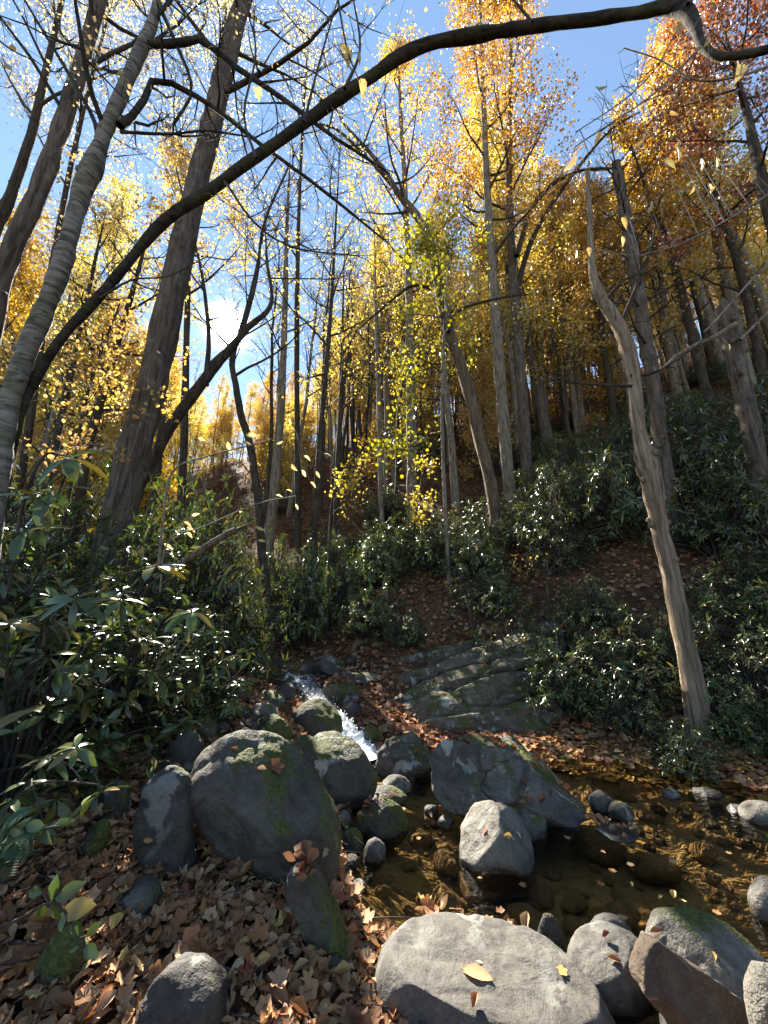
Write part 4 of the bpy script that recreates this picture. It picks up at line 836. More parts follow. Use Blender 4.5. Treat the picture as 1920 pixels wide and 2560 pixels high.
hero('red_oak', 'rust red oak crown filling the upper right corner', [(2010, 1150, 60), (1985, 900, 55), (1950, 650, 48), (1905, 450, 38), (1870, 300, 26), (1840, 180, 16)], 9.5, 'bark_dark', 150, 4,
     [dict(u0=.38, u1=.98, n=20, L0=4.2, L1=2.2, a0=80, a1=35, sub=8, tw=7, tl=.5, leafk=11, spread=.2)], 'rust', .095, BROAD, n=30, sides=12, twigmat='bark_dark')
# --- left mid-distance maples and others
hero('maple_tree', 'orange brown maple behind the thick trunk', [(455, 1250, 26), (462, 1000, 22), (468, 800, 17), (472, 650, 12), (476, 520, 8)], 12.0, 'bark_dark', 160, 2.0,
     [dict(u0=.45, u1=.98, n=18, L0=3.0, L1=1.5, a0=70, a1=35, sub=7, tw=6, tl=.45, leafk=7, spread=.18)], 'orange', .085, BROAD, n=30, sides=10, twigmat='bark_dark', gap=3.2)
for k, (lab, pts, Y, lm, lk) in enumerate([
    ('small dark maple with hanging amber leaves left of the thick trunk', [(190, 1300, 30), (230, 1080, 27), (275, 930, 22), (310, 800, 17), (345, 680, 12)], 6.6, 'orange', 3.2),
    ('dark thin tree with yellow leaves behind the arching stem', [(110, 1250, 26), (150, 1060, 24), (185, 900, 20), (215, 760, 15), (240, 640, 10)], 7.6, 'pale', 3.0)]):
    hero('maple_tree', lab, pts, Y, 'bark_dark', 170 + k, 1.5, [dict(u0=.3, u1=.98, n=12, L0=1.8, L1=1.2, a0=80, a1=40, sub=6, tw=5, tl=.4, leafk=lk, spread=.14)], lm, .07, BROAD, n=30, sides=10, twigmat='bark_dark')
hero('slender_tree', 'thin leaning bare trunk beyond the leftmost grey trunk', [(-30, 620, 40), (30, 480, 34), (80, 330, 28), (110, 200, 22), (150, 20, 16)], 8.0, 'bark_dark', 175, 3,
     [dict(u0=.45, u1=.98, n=12, L0=3.0, L1=1.8, a0=60, a1=30, sub=7, tw=6, tl=.5, leafk=5, spread=.22)], 'pale', .065, n=30, sides=10, twigmat='twig')

for k, (lab, pts, Y, lk) in enumerate([('pale leaved slim tree behind the leftmost trunks', [(60, 1150, 30), (110, 800, 25), (160, 500, 20), (215, 250, 14), (260, 80, 9)], 10.5, 7),
                                        ('tall pale leaved tree right behind the thick trunk', [(395, 1150, 26), (430, 800, 21), (470, 500, 16), (520, 250, 11), (560, 60, 8)], 13.5, 7),
                                        ('fine twigged tree with thin yellow leaves between thick trunk and tulip trees', [(745, 1250, 20), (742, 900, 17), (745, 600, 13), (755, 350, 9), (765, 180, 6)], 15.5, 2.5)]):
    hero('pale_tree', lab, pts, Y, 'bark_dark', 180 + k, 3, [dict(u0=.38, u1=.98, n=20, L0=3.6, L1=1.6, a0=68, a1=30, sub=7, tw=6, tl=.5, leafk=lk, spread=.26)], 'pale', .075, n=30, sides=10, twigmat='twig', gap=3.2, ws=.8)
# --- background trees on the slope: a few kinds, many individuals
def variant(name, cat, seed, Ht, r0, u0, nl, L0, L1, a0, a1, leafk, bark, leafmat, lsize, twigmat='bark_dark', sub=6, tw=5, tl=.6, spread=.22, wob=.25):
    r = np.random.default_rng(seed); n = 16
    z = np.linspace(-.8, Ht, n); w = np.cumsum(r.normal(0, wob, (n, 2)), 0) * np.linspace(0, 1, n)[:, None] * .55
    P = np.concatenate((w, z[:, None]), 1); R = np.interp(z, [-.8, 0, Ht * .5, Ht], [r0 * 1.4, r0 * 1.1, r0 * .65, .02])
    tg = Geo(); tg.add(*tube(resample(P, 24), np.interp(np.linspace(0, 1, 24), np.linspace(0, 1, n), R), 9, .06, r))
    lg = Geo(); lv = []
    crown_limbs(lg, lv, P, R, r, u0, .98, nl, L0, L1, a0, a1, sub, tw, tl, leafk, spread)
    root = thing(name, 'placeholder', cat); link('trunk', tg.mesh('trunk', M[bark]), root); link('branches', lg.mesh('branches', M[twigmat]), root)
    if lv:
        c = link('crown', leaf_geo(np.concatenate(lv), r, lsize, BROAD).mesh('crown', M[leafmat], False), root); c['kind'] = 'stuff'
    return root
VAR = {
    'gold': [variant('tulip_tree', 'tree', 300 + k, 19 + 2 * k, .24, .42, 20, 3.6, 1.3, 62, 25, 12.0, ['bark_pale', 'bark_pale', 'bark_grey'][k], ['gold', 'gold', 'yellow'][k], .12) for k in range(3)],
    'yellow': [variant('birch_tree', 'tree', 310 + k, 15 + 2 * k, .17, .35, 18, 3.0, 1.2, 65, 28, 8.0, 'bark_pale', ['yellow', 'yellow'][k], .11) for k in range(2)],
    'orange': [variant('maple_tree', 'tree', 320 + k, 15 + 2 * k, .2, .32, 18, 3.4, 1.4, 68, 32, 9.5, 'bark_dark', ['orange', 'gold'][k], .115) for k in range(2)],
    'rust': [variant('oak_tree', 'tree', 330, 16, .25, .34, 18, 3.8, 1.8, 72, 35, 9.5, 'bark_dark', 'rust', .13)],
    'under': [variant('understory_tree', 'tree', 360 + k, 4.5 + k, .045, .12, 16, 1.7, .9, 75, 40, 7.0, 'bark_dark', ['gold', 'yellow', 'orange'][k], .115, 'twig', 5, 4, .4, .18, .12) for k in range(3)],
    'bare': [variant('bare_tree', 'tree', 340 + k, 17 + 2 * k, .12, .40, 16, 2.8, 1.2, 55, 25, [.35, .9][k], ['bark_pale', 'bark_dark'][k], 'yellow', .10, 'twig', 6, 4) for k in range(2)],
    'pole': [variant('young_tree', 'tree', 350 + k, 11 + 2 * k, .075, .35, 14, 1.7, .8, 65, 30, [4.5, 6.0][k], 'bark_dark', ['yellow', 'gold'][k], .115, 'twig', 5, 4, .45) for k in range(2)],
}
GL = {'under': 'leafy understory sapling on the wooded slope floor', 'gold': 'tall straight tulip tree with golden crown on the wooded slope', 'yellow': 'grey trunked tree with thin yellow crown on the wooded slope', 'orange': 'maple with orange gold crown on the wooded slope',
      'rust': 'oak with rust red crown high on the slope', 'bare': 'nearly bare slender tree on the wooded slope', 'pole': 'young pole thin tree with sparse yellow leaves on the slope'}
GSIDE = (', left part', ', middle part', ', right part')
USED = set()
def plant(kind, x, y, s, r):
    vs = VAR[kind]; k = int(r.integers(len(vs)))
    if (kind, k) in USED: o = copy_tree(vs[k])
    else: o = vs[k]; USED.add((kind, k))
    o.location = (x, y, h1(x, y)); o.scale = (s, s, s * r.uniform(.92, 1.1)); o.rotation_euler = (r.normal(0, .03), r.normal(0, .03), r.uniform(0, 6.28))
    px = project(np.array((x, y, h1(x, y))))[0][0, 0]; zone = 0 if px < 640 else (1 if px < 1180 else 2)
    far = y > 30
    o['label'] = GL[kind].replace('on the', 'far up the' if far else 'on the', 1) + ('' if kind == 'rust' else GSIDE[zone])
    o['group'] = 'trees of the wooded slope'
    return o
rb = np.random.default_rng(77)
placed = []; thin = []
TOP = {'gold': 22, 'yellow': 17, 'orange': 17, 'rust': 17, 'under': 5.5, 'pole': 12.5, 'bare': 18}
def shades_pool(x, y, zs, box=(-5.5, 7.5, -1, 8)):
    h0 = h1(x, y)
    for z in zs:
        Lz = (h0 + z) / math.tan(SUN_EL); sx, sy = x - math.sin(SUN_AZ) * Lz, y - math.cos(SUN_AZ) * Lz
        if box[0] < sx < box[1] and box[2] < sy < box[3]: return True
    return False
def slope_trees(n, ylo, yhi, kinds, probs, pxlo, pxhi, mind, smin=.8, smax=1.15):
    c = 0; tries = 0
    while c < n and tries < n * 40:
        tries += 1
        y = rb.uniform(ylo, yhi); px = rb.uniform(pxlo, pxhi)
        x = (px - CXP) / F_PX * (y * CP + (y * .35) * SP)
        if any((x - a) ** 2 + (y - b_) ** 2 < mind ** 2 for a, b_ in placed): continue
        az = math.atan2(x, y)
        kd = str(rb.choice(kinds, p=probs))
        if abs(az - SUN_AZ) < math.radians(6) and (h1(x, y) + 15.5 - CAMZ) / math.hypot(x, y) > .70:   # sunny gap in the canopy
            if y < 24 and abs(az - SUN_AZ) < math.radians(3): continue
            kd = 'pole' if y > 20 else 'bare'
        sc_ = rb.uniform(smin, smax)
        if shades_pool(x, y, TOP[kd] * sc_ * np.linspace(.25, 1, 7)):       # the light comes through a thin part of the wood
            if kd == 'under' or len(thin) > 8 or rb.random() < .7: continue
            kd = 'bare'; thin.append(1)
        if kd != 'bare' and rb.random() < .6 and shades_pool(x, y, TOP[kd] * sc_ * np.linspace(.3, 1, 7), (3, 9.5, 5, 12)): continue
        placed.append((x, y)); plant(kd, x, y, sc_, rb); c += 1
slope_trees(30, 15, 27, ['gold', 'yellow', 'orange', 'bare', 'pole'], [.34, .14, .14, .16, .22], 1050, 2150, 1.7)
slope_trees(20, 14, 27, ['gold', 'yellow', 'orange', 'bare', 'pole'], [.08, .25, .1, .32, .25], 640, 1050, 1.6)
slope_trees(24, 12, 27, ['gold', 'yellow', 'orange', 'bare', 'pole'], [.04, .24, .22, .36, .14], -250, 640, 2.0)
slope_trees(46, 27, 46, ['gold', 'yellow', 'orange', 'bare', 'rust'], [.42, .2, .2, .12, .06], 1000, 2250, 1.9)
slope_trees(42, 27, 46, ['gold', 'yellow', 'orange', 'bare', 'pole'], [.22, .3, .14, .24, .10], 350, 1000, 1.8)
slope_trees(18, 27, 46, ['yellow', 'orange', 'bare', 'rust'], [.3, .3, .3, .1], -300, 350, 2.4)
slope_trees(60, 46, 70, ['gold', 'yellow', 'orange', 'bare'], [.38, .3, .2, .12], 250, 2200, 2.1)
slope_trees(14, 46, 70, ['yellow', 'orange', 'rust'], [.4, .4, .2], -200, 250, 3.0)
slope_trees(14, 16, 30, ['under'], [1.], 850, 2150, 1.2, .7, 1.2)
slope_trees(26, 16, 30, ['under'], [1.], -100, 850, 1.2, .7, 1.2)
slope_trees(36, 30, 64, ['under'], [1.], -150, 2150, 1.4, .9, 1.5)
slope_trees(70, 24, 66, ['yellow', 'gold', 'orange', 'pole'], [.4, .25, .2, .15], 250, 1100, 1.5, .40, .65)
slope_trees(40, 18, 50, ['under'], [1.], 250, 1100, 1.2, .8, 1.4)
slope_trees(40, 20, 60, ['yellow', 'gold', 'orange'], [.3, .4, .3], 1000, 2100, 1.5, .45, .7)
slope_trees(40, 18, 40, ['bare', 'pole'], [.5, .5], 1150, 2000, 1.1, .8, 1.2)
slope_trees(16, 20, 44, ['bare', 'pole'], [.5, .5], 760, 1150, 1.1, .8, 1.2)
slope_trees(46, 20, 48, ['bare', 'pole'], [.55, .45], 880, 1600, .9, .7, 1.1)

# ---------------------------------------------------------------- rhododendrons
def bush_geo(seed, nw, rad, hgt, ll, per=(7, 11), inner=.45, lean=(0, 0), open_=.0):
    """stems, and for each leaf: position, direction, normal, length (base at the origin)"""
    r = np.random.default_rng(seed); sg = Geo(); P = []; D = []; Nn = []; S = []
    lim = [(r.uniform(0, 6.28), r.uniform(.35, 1)) for _ in range(7)]
    for k in range(nw):
        az = r.uniform(0, 6.28); ce = r.uniform(0, 1) ** .9 if r.random() > .1 else r.uniform(-.2, .3)
        se = math.sqrt(max(0, 1 - ce * ce)); f = inner + (1 - inner) * r.random() ** .45
        f *= 1 + .22 * math.sin(3 * az + seed) + .15 * math.sin(7 * az + 2 * seed)
        q = np.array((rad * f * se * math.cos(az) + lean[0] * ce * f, rad * f * se * math.sin(az) + lean[1] * ce * f, hgt * (f * abs(ce) * .92 + .06)))
        b0 = np.array((r.normal(0, .12 * rad), r.normal(0, .12 * rad), -.25))
        mid = b0 * .45 + q * .55 + np.array((-q[0] * .18, -q[1] * .18, .10 * hgt)) + r.normal(0, .06 * rad, 3)
        C = resample([b0, mid, q], 6); sg.add(*tube(C, np.linspace(.016 * rad + .004, .004, 6), 4))
        ax = unit(unit(q - mid) * .5 + np.array((0, 0, .8)) + r.normal(0, .25, 3))
        for ww in range(2 if r.random() < .35 else 1):
            n = int(r.integers(*per)); a0 = r.uniform(0, 6.28)
            e1 = unit(np.cross(ax, (0.3, .9, .1))); e2 = np.cross(ax, e1)
            for i in range(n):
                a = a0 + 6.283 * i / n + r.normal(0, .15); th = math.radians(r.normal(88, 22))
                d = ax * math.cos(th) + (e1 * math.cos(a) + e2 * math.sin(a)) * math.sin(th)
                P.append(q - ax * .05 * ww + d * .012); D.append(d); Nn.append(ax + r.normal(0, .4, 3)); S.append(ll * r.uniform(.5, 1.25))
    return sg, np.array(P), np.array(D), np.array(Nn), np.array(S)
def bush_variant(seed, nw, rad, hgt, ll, tmpl, **kw):
    sg, P, D, Nn, S = bush_geo(seed, nw, rad, hgt, ll, **kw)
    root = thing('rhododendron', 'placeholder', 'shrub'); link('stems', sg.mesh('stems', M['twig']), root)
    g_ = Geo(); g_.add(*scatter(tmpl[0], tmpl[1], P, D, Nn, S)); f = link('foliage', g_.mesh('foliage', M['rhodo'], False), root); f['kind'] = 'stuff'
    return root
BV = [bush_variant(400 + k, 215 + 20 * k, 1.0, 1.0, (.085, .10, .09, .11, .095)[k], LANCE2, inner=.25) for k in range(5)]
BUSED = set()
rr_ = np.random.default_rng(402)
def bush(x, y, rad, hgt, label, group=None, k=None):
    k = int(rr_.integers(len(BV))) if k is None else k
    if k in BUSED: o = copy_tree(BV[k])
    else: o = BV[k]; BUSED.add(k)
    s = .5 * (rad + hgt / 1.0) 
    o.location = (x, y, h1(x, y) - .05); o.scale = (rad, rad, hgt); o.rotation_euler = (0, 0, rr_.uniform(0, 6.28))
    tag(o, label, 'shrub', group); return o
for a in [
    (-2.95, 6.3, 1.15, 2.7, 'tall rhododendron behind the dark crooked stem'), (-2.6, 7.2, .85, 1.7, 'tall rhododendron above the upper stream, right of the tallest'),
    (-3.9, 6.9, 1.2, 3.2, 'tallest rhododendron right behind the thick trunk'), (-3.3, 5.3, .95, 1.9, 'rhododendron at the foot of the thick trunk'),
    (-2.6, 5.3, .7, 1.0, 'low rhododendron over the left stream bank'), (-3.6, 8.2, 1.0, 2.0, 'rhododendron across the upper stream below the kinked tree'),
    (-1.9, 9.4, .9, 2.2, 'bright rhododendron by the thin dark trunk on the far bank'), (-1.1, 9.9, .8, 1.5, 'small rhododendron right of the thin dark trunk'),
    (-2.9, 10.2, 1.0, 2.3, 'rhododendron on the far bank under the slim grey trunk'), (.1, 10.4, .9, 1.4, 'low rhododendron above the broken post'),
    (-5.0, 4.6, 1.3, 2.2, 'broad rhododendron under the birch at the left edge'), (-5.4, 6.4, 1.3, 2.6, 'rhododendron behind the birch at the left edge'),
    (2.2, 9.5, .95, 1.3, 'rhododendron up the bank just left of the curved tree foot'), (2.3, 8.5, .8, .95, 'low rhododendron on the bank directly above the ledge'), (1.5, 10.6, 1.1, 1.7, 'rhododendron between the pale middle trunk and the curved tree'),
    (2.3, 11.2, .9, 1.4, 'rhododendron behind the foot of the curved tree'), (4.1, 9.0, 1.0, 1.3, 'dark rhododendron right of the curved tree foot'), (4.6, 9.4, 1.3, 2.3, 'broad rhododendron in front of the two pale trunks'),
    (5.6, 9.2, 1.3, 2.2, 'dense rhododendron left of the peeling snag'), (4.9, 11.0, 1.3, 2.0, 'rhododendron right of the pale trunk pair'), (6.1, 11.2, 1.4, 2.1, 'rhododendron high behind the tan snag'),
    (7.2, 9.3, 1.3, 2.2, 'rhododendron right of the peeling snag'), (7.6, 10.9, 1.4, 2.5, 'tall rhododendron between the snags and the snapped trunk'), (8.7, 10.0, 1.4, 2.4, 'rhododendron left of the snapped trunk'),
    (6.7, 7.8, 1.1, 1.4, 'dark rhododendron at the right behind the tan snag'), (7.9, 7.7, 1.2, 2.1, 'dark rhododendron below the snapped trunk'), (9.0, 8.2, 1.3, 2.2, 'rhododendron at the right edge under the snapped trunk'),
    (9.6, 11.6, 1.5, 2.5, 'high rhododendron at the right edge of the slope'), (8.5, 12.6, 1.5, 2.4, 'uppermost rhododendron right of the snags'),
    (2.75, 6.35, .75, .95, 'low rhododendron at the upper end of the ledge'), (3.45, 6.1, .8, 1.0, 'rhododendron hanging over the leaf bank left of the tan snag'), (4.2, 6.2, .85, 1.1, 'rhododendron directly behind the tan snag foot'),
    (4.75, 5.4, .7, .95, 'rhododendron right of the tan snag foot'), (5.5, 5.6, .9, 1.2, 'rhododendron at the right edge above the far shore'), (6.3, 5.4, .9, 1.3, 'rightmost rhododendron above the far shore'), (3.1, 7.1, .8, 1.0, 'rhododendron behind the low one at the ledge end'),
    (5.3, 4.75, .6, .7, 'small rhododendron at the shore by the right edge')]:
    bush(*a)
for a in [(3.35, 4.85, .42, .5, 'low leafy shrub in front of the tan snag foot, on the left'), (4.25, 4.75, .5, .62, 'low leafy shrub in front of the tan snag foot, on the right'), (-.3, 8.7, .75, 1.1, 'low shrub on the bank right of the thin dark trunk'), (.45, 8.1, .55, .7, 'small shrub beside the broken post'), (-.2, 10.6, .9, 1.5, 'shrub on the bank behind the broken post'), (3.9, 7.5, .7, .9, 'rhododendron on the bank just left behind the tan snag'), (6.0, 6.5, .9, 1.1, 'rhododendron on the right bank under the peeling snag'),
          (7.0, 6.4, 1.0, 1.6, 'rhododendron at the right edge on the middle bank'), (3.2, 5.55, .55, .65, 'low shrub at the leaf bank below the ledge end'), (4.1, 5.2, .5, .6, 'low shrub just left of the tan snag foot'), (6.1, 4.6, .7, .9, 'low rhododendron over the shore at the right edge'),
          (2.4, 7.3, .8, 1.1, 'small rhododendron above the ledge right half'), (3.0, 10.6, 1.1, 1.7, 'rhododendron between curved tree and pale trunks'), (.2, 11.6, 1.1, 1.8, 'rhododendron left of the pale middle trunk'), (-1.6, 11.6, 1.1, 1.9, 'rhododendron under the short snapped trunk'), (6.9, 12.6, 1.4, 2.2, 'rhododendron high on the slope above the snags'), (10.4, 9.4, 1.4, 2.4, 'rhododendron beyond the snapped trunk at the frame edge')]:
    bush(*a)
rs2 = np.random.default_rng(55)
for _ in range(34):
    y = rs2.uniform(11, 22); px = rs2.uniform(500, 2050)
    x = (px - CXP) / F_PX * (y * CP + y * .3 * SP); s = rs2.uniform(.8, 1.4)
    bush(x, y, s, s * rs2.uniform(1.0, 1.6), 'dark evergreen shrub scattered under the slope trees', 'evergreen shrubs under the slope trees')

# near bushes: every large leaf is a part
RH_MESH = [new_mesh('leaf', RHODO[0] * np.array((1, w, 1)) + np.array([(0, 0, -.1 * k * x * x) for x in RHODO[0][:, 0]]), [RHODO[1]], True, M['rhodo']) for k, w in enumerate((1.0, 1.15, .9, 1.25))]
def leaf_matrix(p, d, n_, s):
    x = unit(d); y = unit(np.cross(n_, x)); z = np.cross(x, y)
    m4 = Matrix.Identity(4)
    for i in range(3):
        m4[i][0], m4[i][1], m4[i][2], m4[i][3] = x[i] * s, y[i] * s, z[i] * s, p[i]
    return m4
def near_bush(x, y, rad, hgt, nw, ll, label, seed, nobj=260, lean=(0, 0)):
    base = np.array((x, y, h1(x, y) - .05)); sg, P, D, Nn, S = bush_geo(seed, nw, rad, hgt, ll, (6, 10), .3, lean)
    root = thing('rhododendron', label, 'shrub', base); link('stems', sg.mesh('stems', M['twig']), root)
    q, d = project(P + base); inn = (q[:, 0] > -20) & (q[:, 0] < 1940) & (q[:, 1] > 0) & (q[:, 1] < 2560)
    o = np.argsort(np.where(inn, -S / d, 1)); big, rest = o[:nobj], o[nobj:]
    r = np.random.default_rng(seed)
    for i in big:
        lf = link('leaf', RH_MESH[int(r.integers(4))], root); lf.matrix_basis = leaf_matrix(P[i], D[i], Nn[i], S[i])
    if len(rest):
        g_ = Geo(); g_.add(*scatter(RHODO[0], RHODO[1], P[rest], D[rest], Nn[rest], S[rest])); f = link('foliage', g_.mesh('foliage', M['rhodo'], True), root); f['kind'] = 'stuff'
near_bush(-2.15, 2.55, .75, 1.15, 100, .125, 'near rhododendron with long glossy leaves filling the left edge', 501)
near_bush(-2.05, 3.35, .75, 1.25, 120, .115, 'rhododendron hanging over the dark upright stone', 502)
near_bush(-3.1, 3.2, .95, 1.5, 170, .125, 'big leaved rhododendron below the birch trunk', 503)
near_bush(-2.9, 4.3, .9, 1.4, 170, .11, 'rhododendron in front of the thick trunk foot', 504, 240)
near_bush(-1.75, 4.0, .5, .8, 80, .10, 'small rhododendron above the huge boulder', 505, 200)
# hand placed sprigs and the tall shoot in front of the thick trunk
def sprig(label, stem_px, Y, whorls, seed, ll, name='rhododendron_shoot', flatten=.35, nl=(6, 9)):
    r = np.random.default_rng(seed); P, R = px_path([(x, y, w) for x, y, w in stem_px], Y, 0, 16, False)
    base = P[0]; root = thing(name, label, 'shoot', base); g_ = Geo(); g_.add(*tube(P, R, 5))
    for wx_, wy_, u, sz in whorls:
        p0, rr, t = interp_path(P, R, u); q = pt(wx_, wy_, Y=p0[1] + r.normal(0, .04))
        g_.add(*tube(resample([p0, (p0 + q) / 2 + (0, 0, .02), q], 5), np.linspace(.004, .003, 5), 4))
        ax = unit(np.array((0, -.35, 1)) + r.normal(0, .2, 3)); e1 = unit(np.cross(ax, (0.3, .9, .1))); e2 = np.cross(ax, e1); a0 = r.uniform(0, 6.28); n = int(r.integers(*nl))
        for i in range(n):
            a = a0 + 6.283 * i / n; th = math.radians(r.uniform(65, 110)); d = ax * math.cos(th) + (e1 * math.cos(a) + e2 * math.sin(a)) * math.sin(th)
            lf = link('leaf', RH_MESH[int(r.integers(4))], root); lf.matrix_basis = leaf_matrix(q - base, d, ax + r.normal(0, .2, 3), ll * sz * r.uniform(.8, 1.15))
    link('stem', g_.mesh('stem', M['twig'], True, base), root)
    return root
sprig('upright rhododendron shoot with long leaves before the birch', [(20, 1480, 12), (60, 1250, 11), (110, 1140, 9), (165, 1140, 7)], 1.75, [(175, 1145, 1, 1.1), (95, 1250, .5, .9), (60, 1330, .3, .9), (130, 1230, .7, .9)], 511, .17)
sprig('long leaved shoot jutting toward the leaning stem', [(60, 1560, 8), (200, 1480, 7), (330, 1430, 6), (390, 1420, 5)], 2.1, [(390, 1420, 1, 1), (300, 1500, .7, .9), (480, 1530, 1, 1), (190, 1500, .4, 1)], 512, .15)
sprig('shoot with broad pale leaves left of the dark upright stone', [(-20, 2060, 6), (90, 1960, 5), (230, 1960, 4), (260, 1975, 3)], 1.9, [(130, 1895, .6, .75), (75, 1955, .3, .75), (250, 1985, 1, .9), (190, 1870, .8, .75), (30, 2000, .1, .8), (110, 2070, .3, .7)], 513, .13)
def leaf_stem(label, stem_px, Y, leaf_px, seed, ll, mesh_list, name, mat='twig', lead=.05, wmul=1.0, face=None):
    """a thin stem with leaves drawn one by one: (x0, y0) leaf base to (x1, y1) leaf tip, in pixels"""
    r = np.random.default_rng(seed); Ys = Y if not np.isscalar(Y) else [Y, Y]; P, R = px_path(stem_px, Ys, 0, 20, False, 1.5); base = P[0]
    root = thing(name, label, 'shoot' if 'shoot' in name else 'branch', base); g_ = Geo(); g_.add(*tube(P, R, 5))
    for (x0, y0, x1, y1) in leaf_px:
        q2, dd = project(P); k = int(np.argmin(((q2 - (x0, y0)) ** 2).sum(1))); Yk = P[k][1]
        a = pt(x0, y0, Y=Yk); b_ = pt(x1, y1, Y=Yk + r.normal(0, .02)); s = np.linalg.norm(b_ - a)
        g_.add(*tube(resample([P[k], (P[k] + a) / 2, a], 4), np.linspace(.003, .0022, 4), 4))
        n_ = np.array((r.normal(0, .3), -1, .5)) if face is None else np.array(face) + r.normal(0, .55, 3)
        lf = link('leaf', mesh_list[int(r.integers(len(mesh_list)))], root); lf.matrix_basis = leaf_matrix(a - base, b_ - a, n_, s)
    link('stem', g_.mesh('stem', M[mat], True, base), root); return root
DOGH = leaf_blade([(0, .015), (.12, .12), (.35, .24), (.6, .24), (.85, .12), (1, .015)], .22, .1)
DOG = [new_mesh('leaf', DOGH[0] * np.array((1, w, 1)), [DOGH[1]], True, M['rhodo']) for w in (1, 1.1, .9)]
leaf_stem('thin shoot with neat oval leaves over the leaf litter, bottom left', [(-30, 2335, 4), (60, 2290, 4), (130, 2255, 3), (170, 2290, 3), (195, 2350, 2.5), (215, 2370, 2)], 1.55,
          [(130, 2250, 140, 2188), (138, 2248, 212, 2205), (105, 2232, 68, 2228), (120, 2260, 88, 2295), (130, 2262, 155, 2300), (150, 2282, 236, 2262), (160, 2285, 150, 2330), (180, 2300, 192, 2345), (215, 2340, 252, 2305), (198, 2365, 172, 2382), (212, 2365, 242, 2392)], 521, .08, DOG, 'leafy_shoot', lead=.03)
leaf_stem('shoot with broad oval leaves beneath the near rhododendron', [(-30, 2130, 5), (60, 2085, 4), (120, 2070, 3), (150, 2065, 2)], 1.7,
          [(112, 2068, 60, 2062), (118, 2070, 130, 2125), (122, 2068, 150, 2050), (110, 2066, 90, 2095), (60, 2085, 20, 2070)], 522, .08, DOG, 'leafy_shoot')
# fern
r = np.random.default_rng(530); base = pt(-30, 2150, Y=1.75); root = thing('fern', 'blue green fern frond at the left edge among leaves', 'fern', base)
PIN = leaf_blade([(0, .05), (.3, .13), (.7, .09), (1, .01)], .1, .2)
for fx, fy in [(95, 2080), (70, 2140), (55, 2040), (20, 2190)]:
    tip = pt(fx, fy, Y=1.7); C = resample([base, (base + tip) / 2 + (0, 0, .05), tip], 22); g_ = Geo(); g_.add(*tube(C, np.linspace(.003, .001, 22), 4))
    for i in range(3, 22):
        t = unit(C[min(i + 1, 21)] - C[i - 1]); sd = unit(np.cross(t, (0, -.5, 1)))
        for s in (-1, 1):
            V, Fq = scatter(PIN[0], PIN[1], C[i:i + 1], (sd * s + t * .45)[None], np.array([[0, -.5, 1.]]), np.array([.06 * (1 - (i / 24) ** 2) + .008])); g_.add(V, Fq)
    link('frond', g_.mesh('frond', M['fern'], False, base), root)

# ---------------------------------------------------------------- hanging leaves close to the camera
BEH = leaf_blade([(0, .015), (.15, .10), (.4, .18), (.65, .16), (.88, .07), (1, .01)], .5, .25, .35, .04)
BEE = [new_mesh('leaf', BEH[0] * np.array((1, w, 1)), [BEH[1]], True, M['beech']) for w in (1, 1.15, .8)]
def jit(lst, seed, L=30):
    r = np.random.default_rng(seed); o = []
    for x, y, *a in lst:
        l = a[0] * .8 if a else L * r.uniform(.75, 1.2); th = math.radians(a[1]) if len(a) > 1 else r.uniform(.3, 2.6)
        o.append((x, y, x + l * math.cos(th), y + l * math.sin(th)))
    return o
leaf_stem('bare twig with a pair of bright yellow leaves hanging in mid air', [(1750, 120, 5), (1640, 230, 4), (1540, 300, 3), (1470, 345, 2.5), (1438, 368, 2)], [1.9, 1.75], [(1436, 378, 1462, 362), (1434, 380, 1426, 425), (1500, 330, 1488, 360), (1490, 215, 1516, 222), (1570, 215, 1602, 196)], 541, .07, BEE, 'beech_branch', 'twig_pale', face=(0, -.9, .1))
leaf_stem('upper beech twig with pale leaves under the hooked stem end', [(1960, 150, 6), (1850, 190, 5), (1740, 200, 4), (1650, 150, 3), (1560, 120, 2)], 1.8,
          jit([(1845, 165, 34, 80), (1650, 110, 28, 100), (1700, 60, 20, 100), (1765, 20, 36, -40), (1555, 128, 16, 150), (1580, 262, 26, 40), (1608, 262, 26, 95), (1600, 292, 26, 20), (1675, 278, 24, 30), (1745, 240, 24, 60), (1610, 350), (1770, 90, 30, 100)], 1), 542, .07, BEE, 'beech_branch', 'twig_pale', face=(0, -.9, .2))
leaf_stem('beech twig with curled leaves slanting down from the right edge', [(1980, 440, 6), (1900, 500, 5), (1800, 560, 4), (1700, 610, 3), (1600, 640, 2)], 1.7,
          jit([(1840, 270, 30, 100), (1765, 285, 20, 120), (1750, 400, 28, 60), (1790, 395, 26, 70), (1870, 430, 30, 50), (1880, 425, 26, 95), (1735, 465, 26, 110), (1770, 460, 30, 60), (1790, 465, 26, 130), (1625, 505, 30, 80), (1650, 520, 24, 70), (1555, 545, 30, 60), (1575, 550, 34, -20), (1555, 590, 30, 80), (1440, 625, 24, 80), (1470, 620, 20, 70), (1690, 370), (1660, 400), (1700, 350)], 2), 543, .07, BEE, 'beech_branch', 'twig_pale', face=(0, -.9, .2))
leaf_stem('bare pale twig sweeping up at the right edge with one leaf', [(1960, 620, 6), (1880, 700, 5), (1800, 790, 4), (1760, 830, 3)], 1.9, jit([(1820, 860, 20, 60)], 3), 544, .07, BEE, 'beech_branch', 'twig_pale')
leaf_stem('thin twig with yellowing leaves at the top, near the thick trunk', [(840, -30, 4), (855, 60, 3.5), (870, 130, 3), (900, 210, 2)], 2.2, jit([(760, 85, 26, 20), (850, 110, 40, 60), (865, 120, 44, 80), (895, 130, 36, 80), (640, 220, 26, 70), (905, 200)], 4), 545, .07, BEE, 'beech_branch', 'twig')
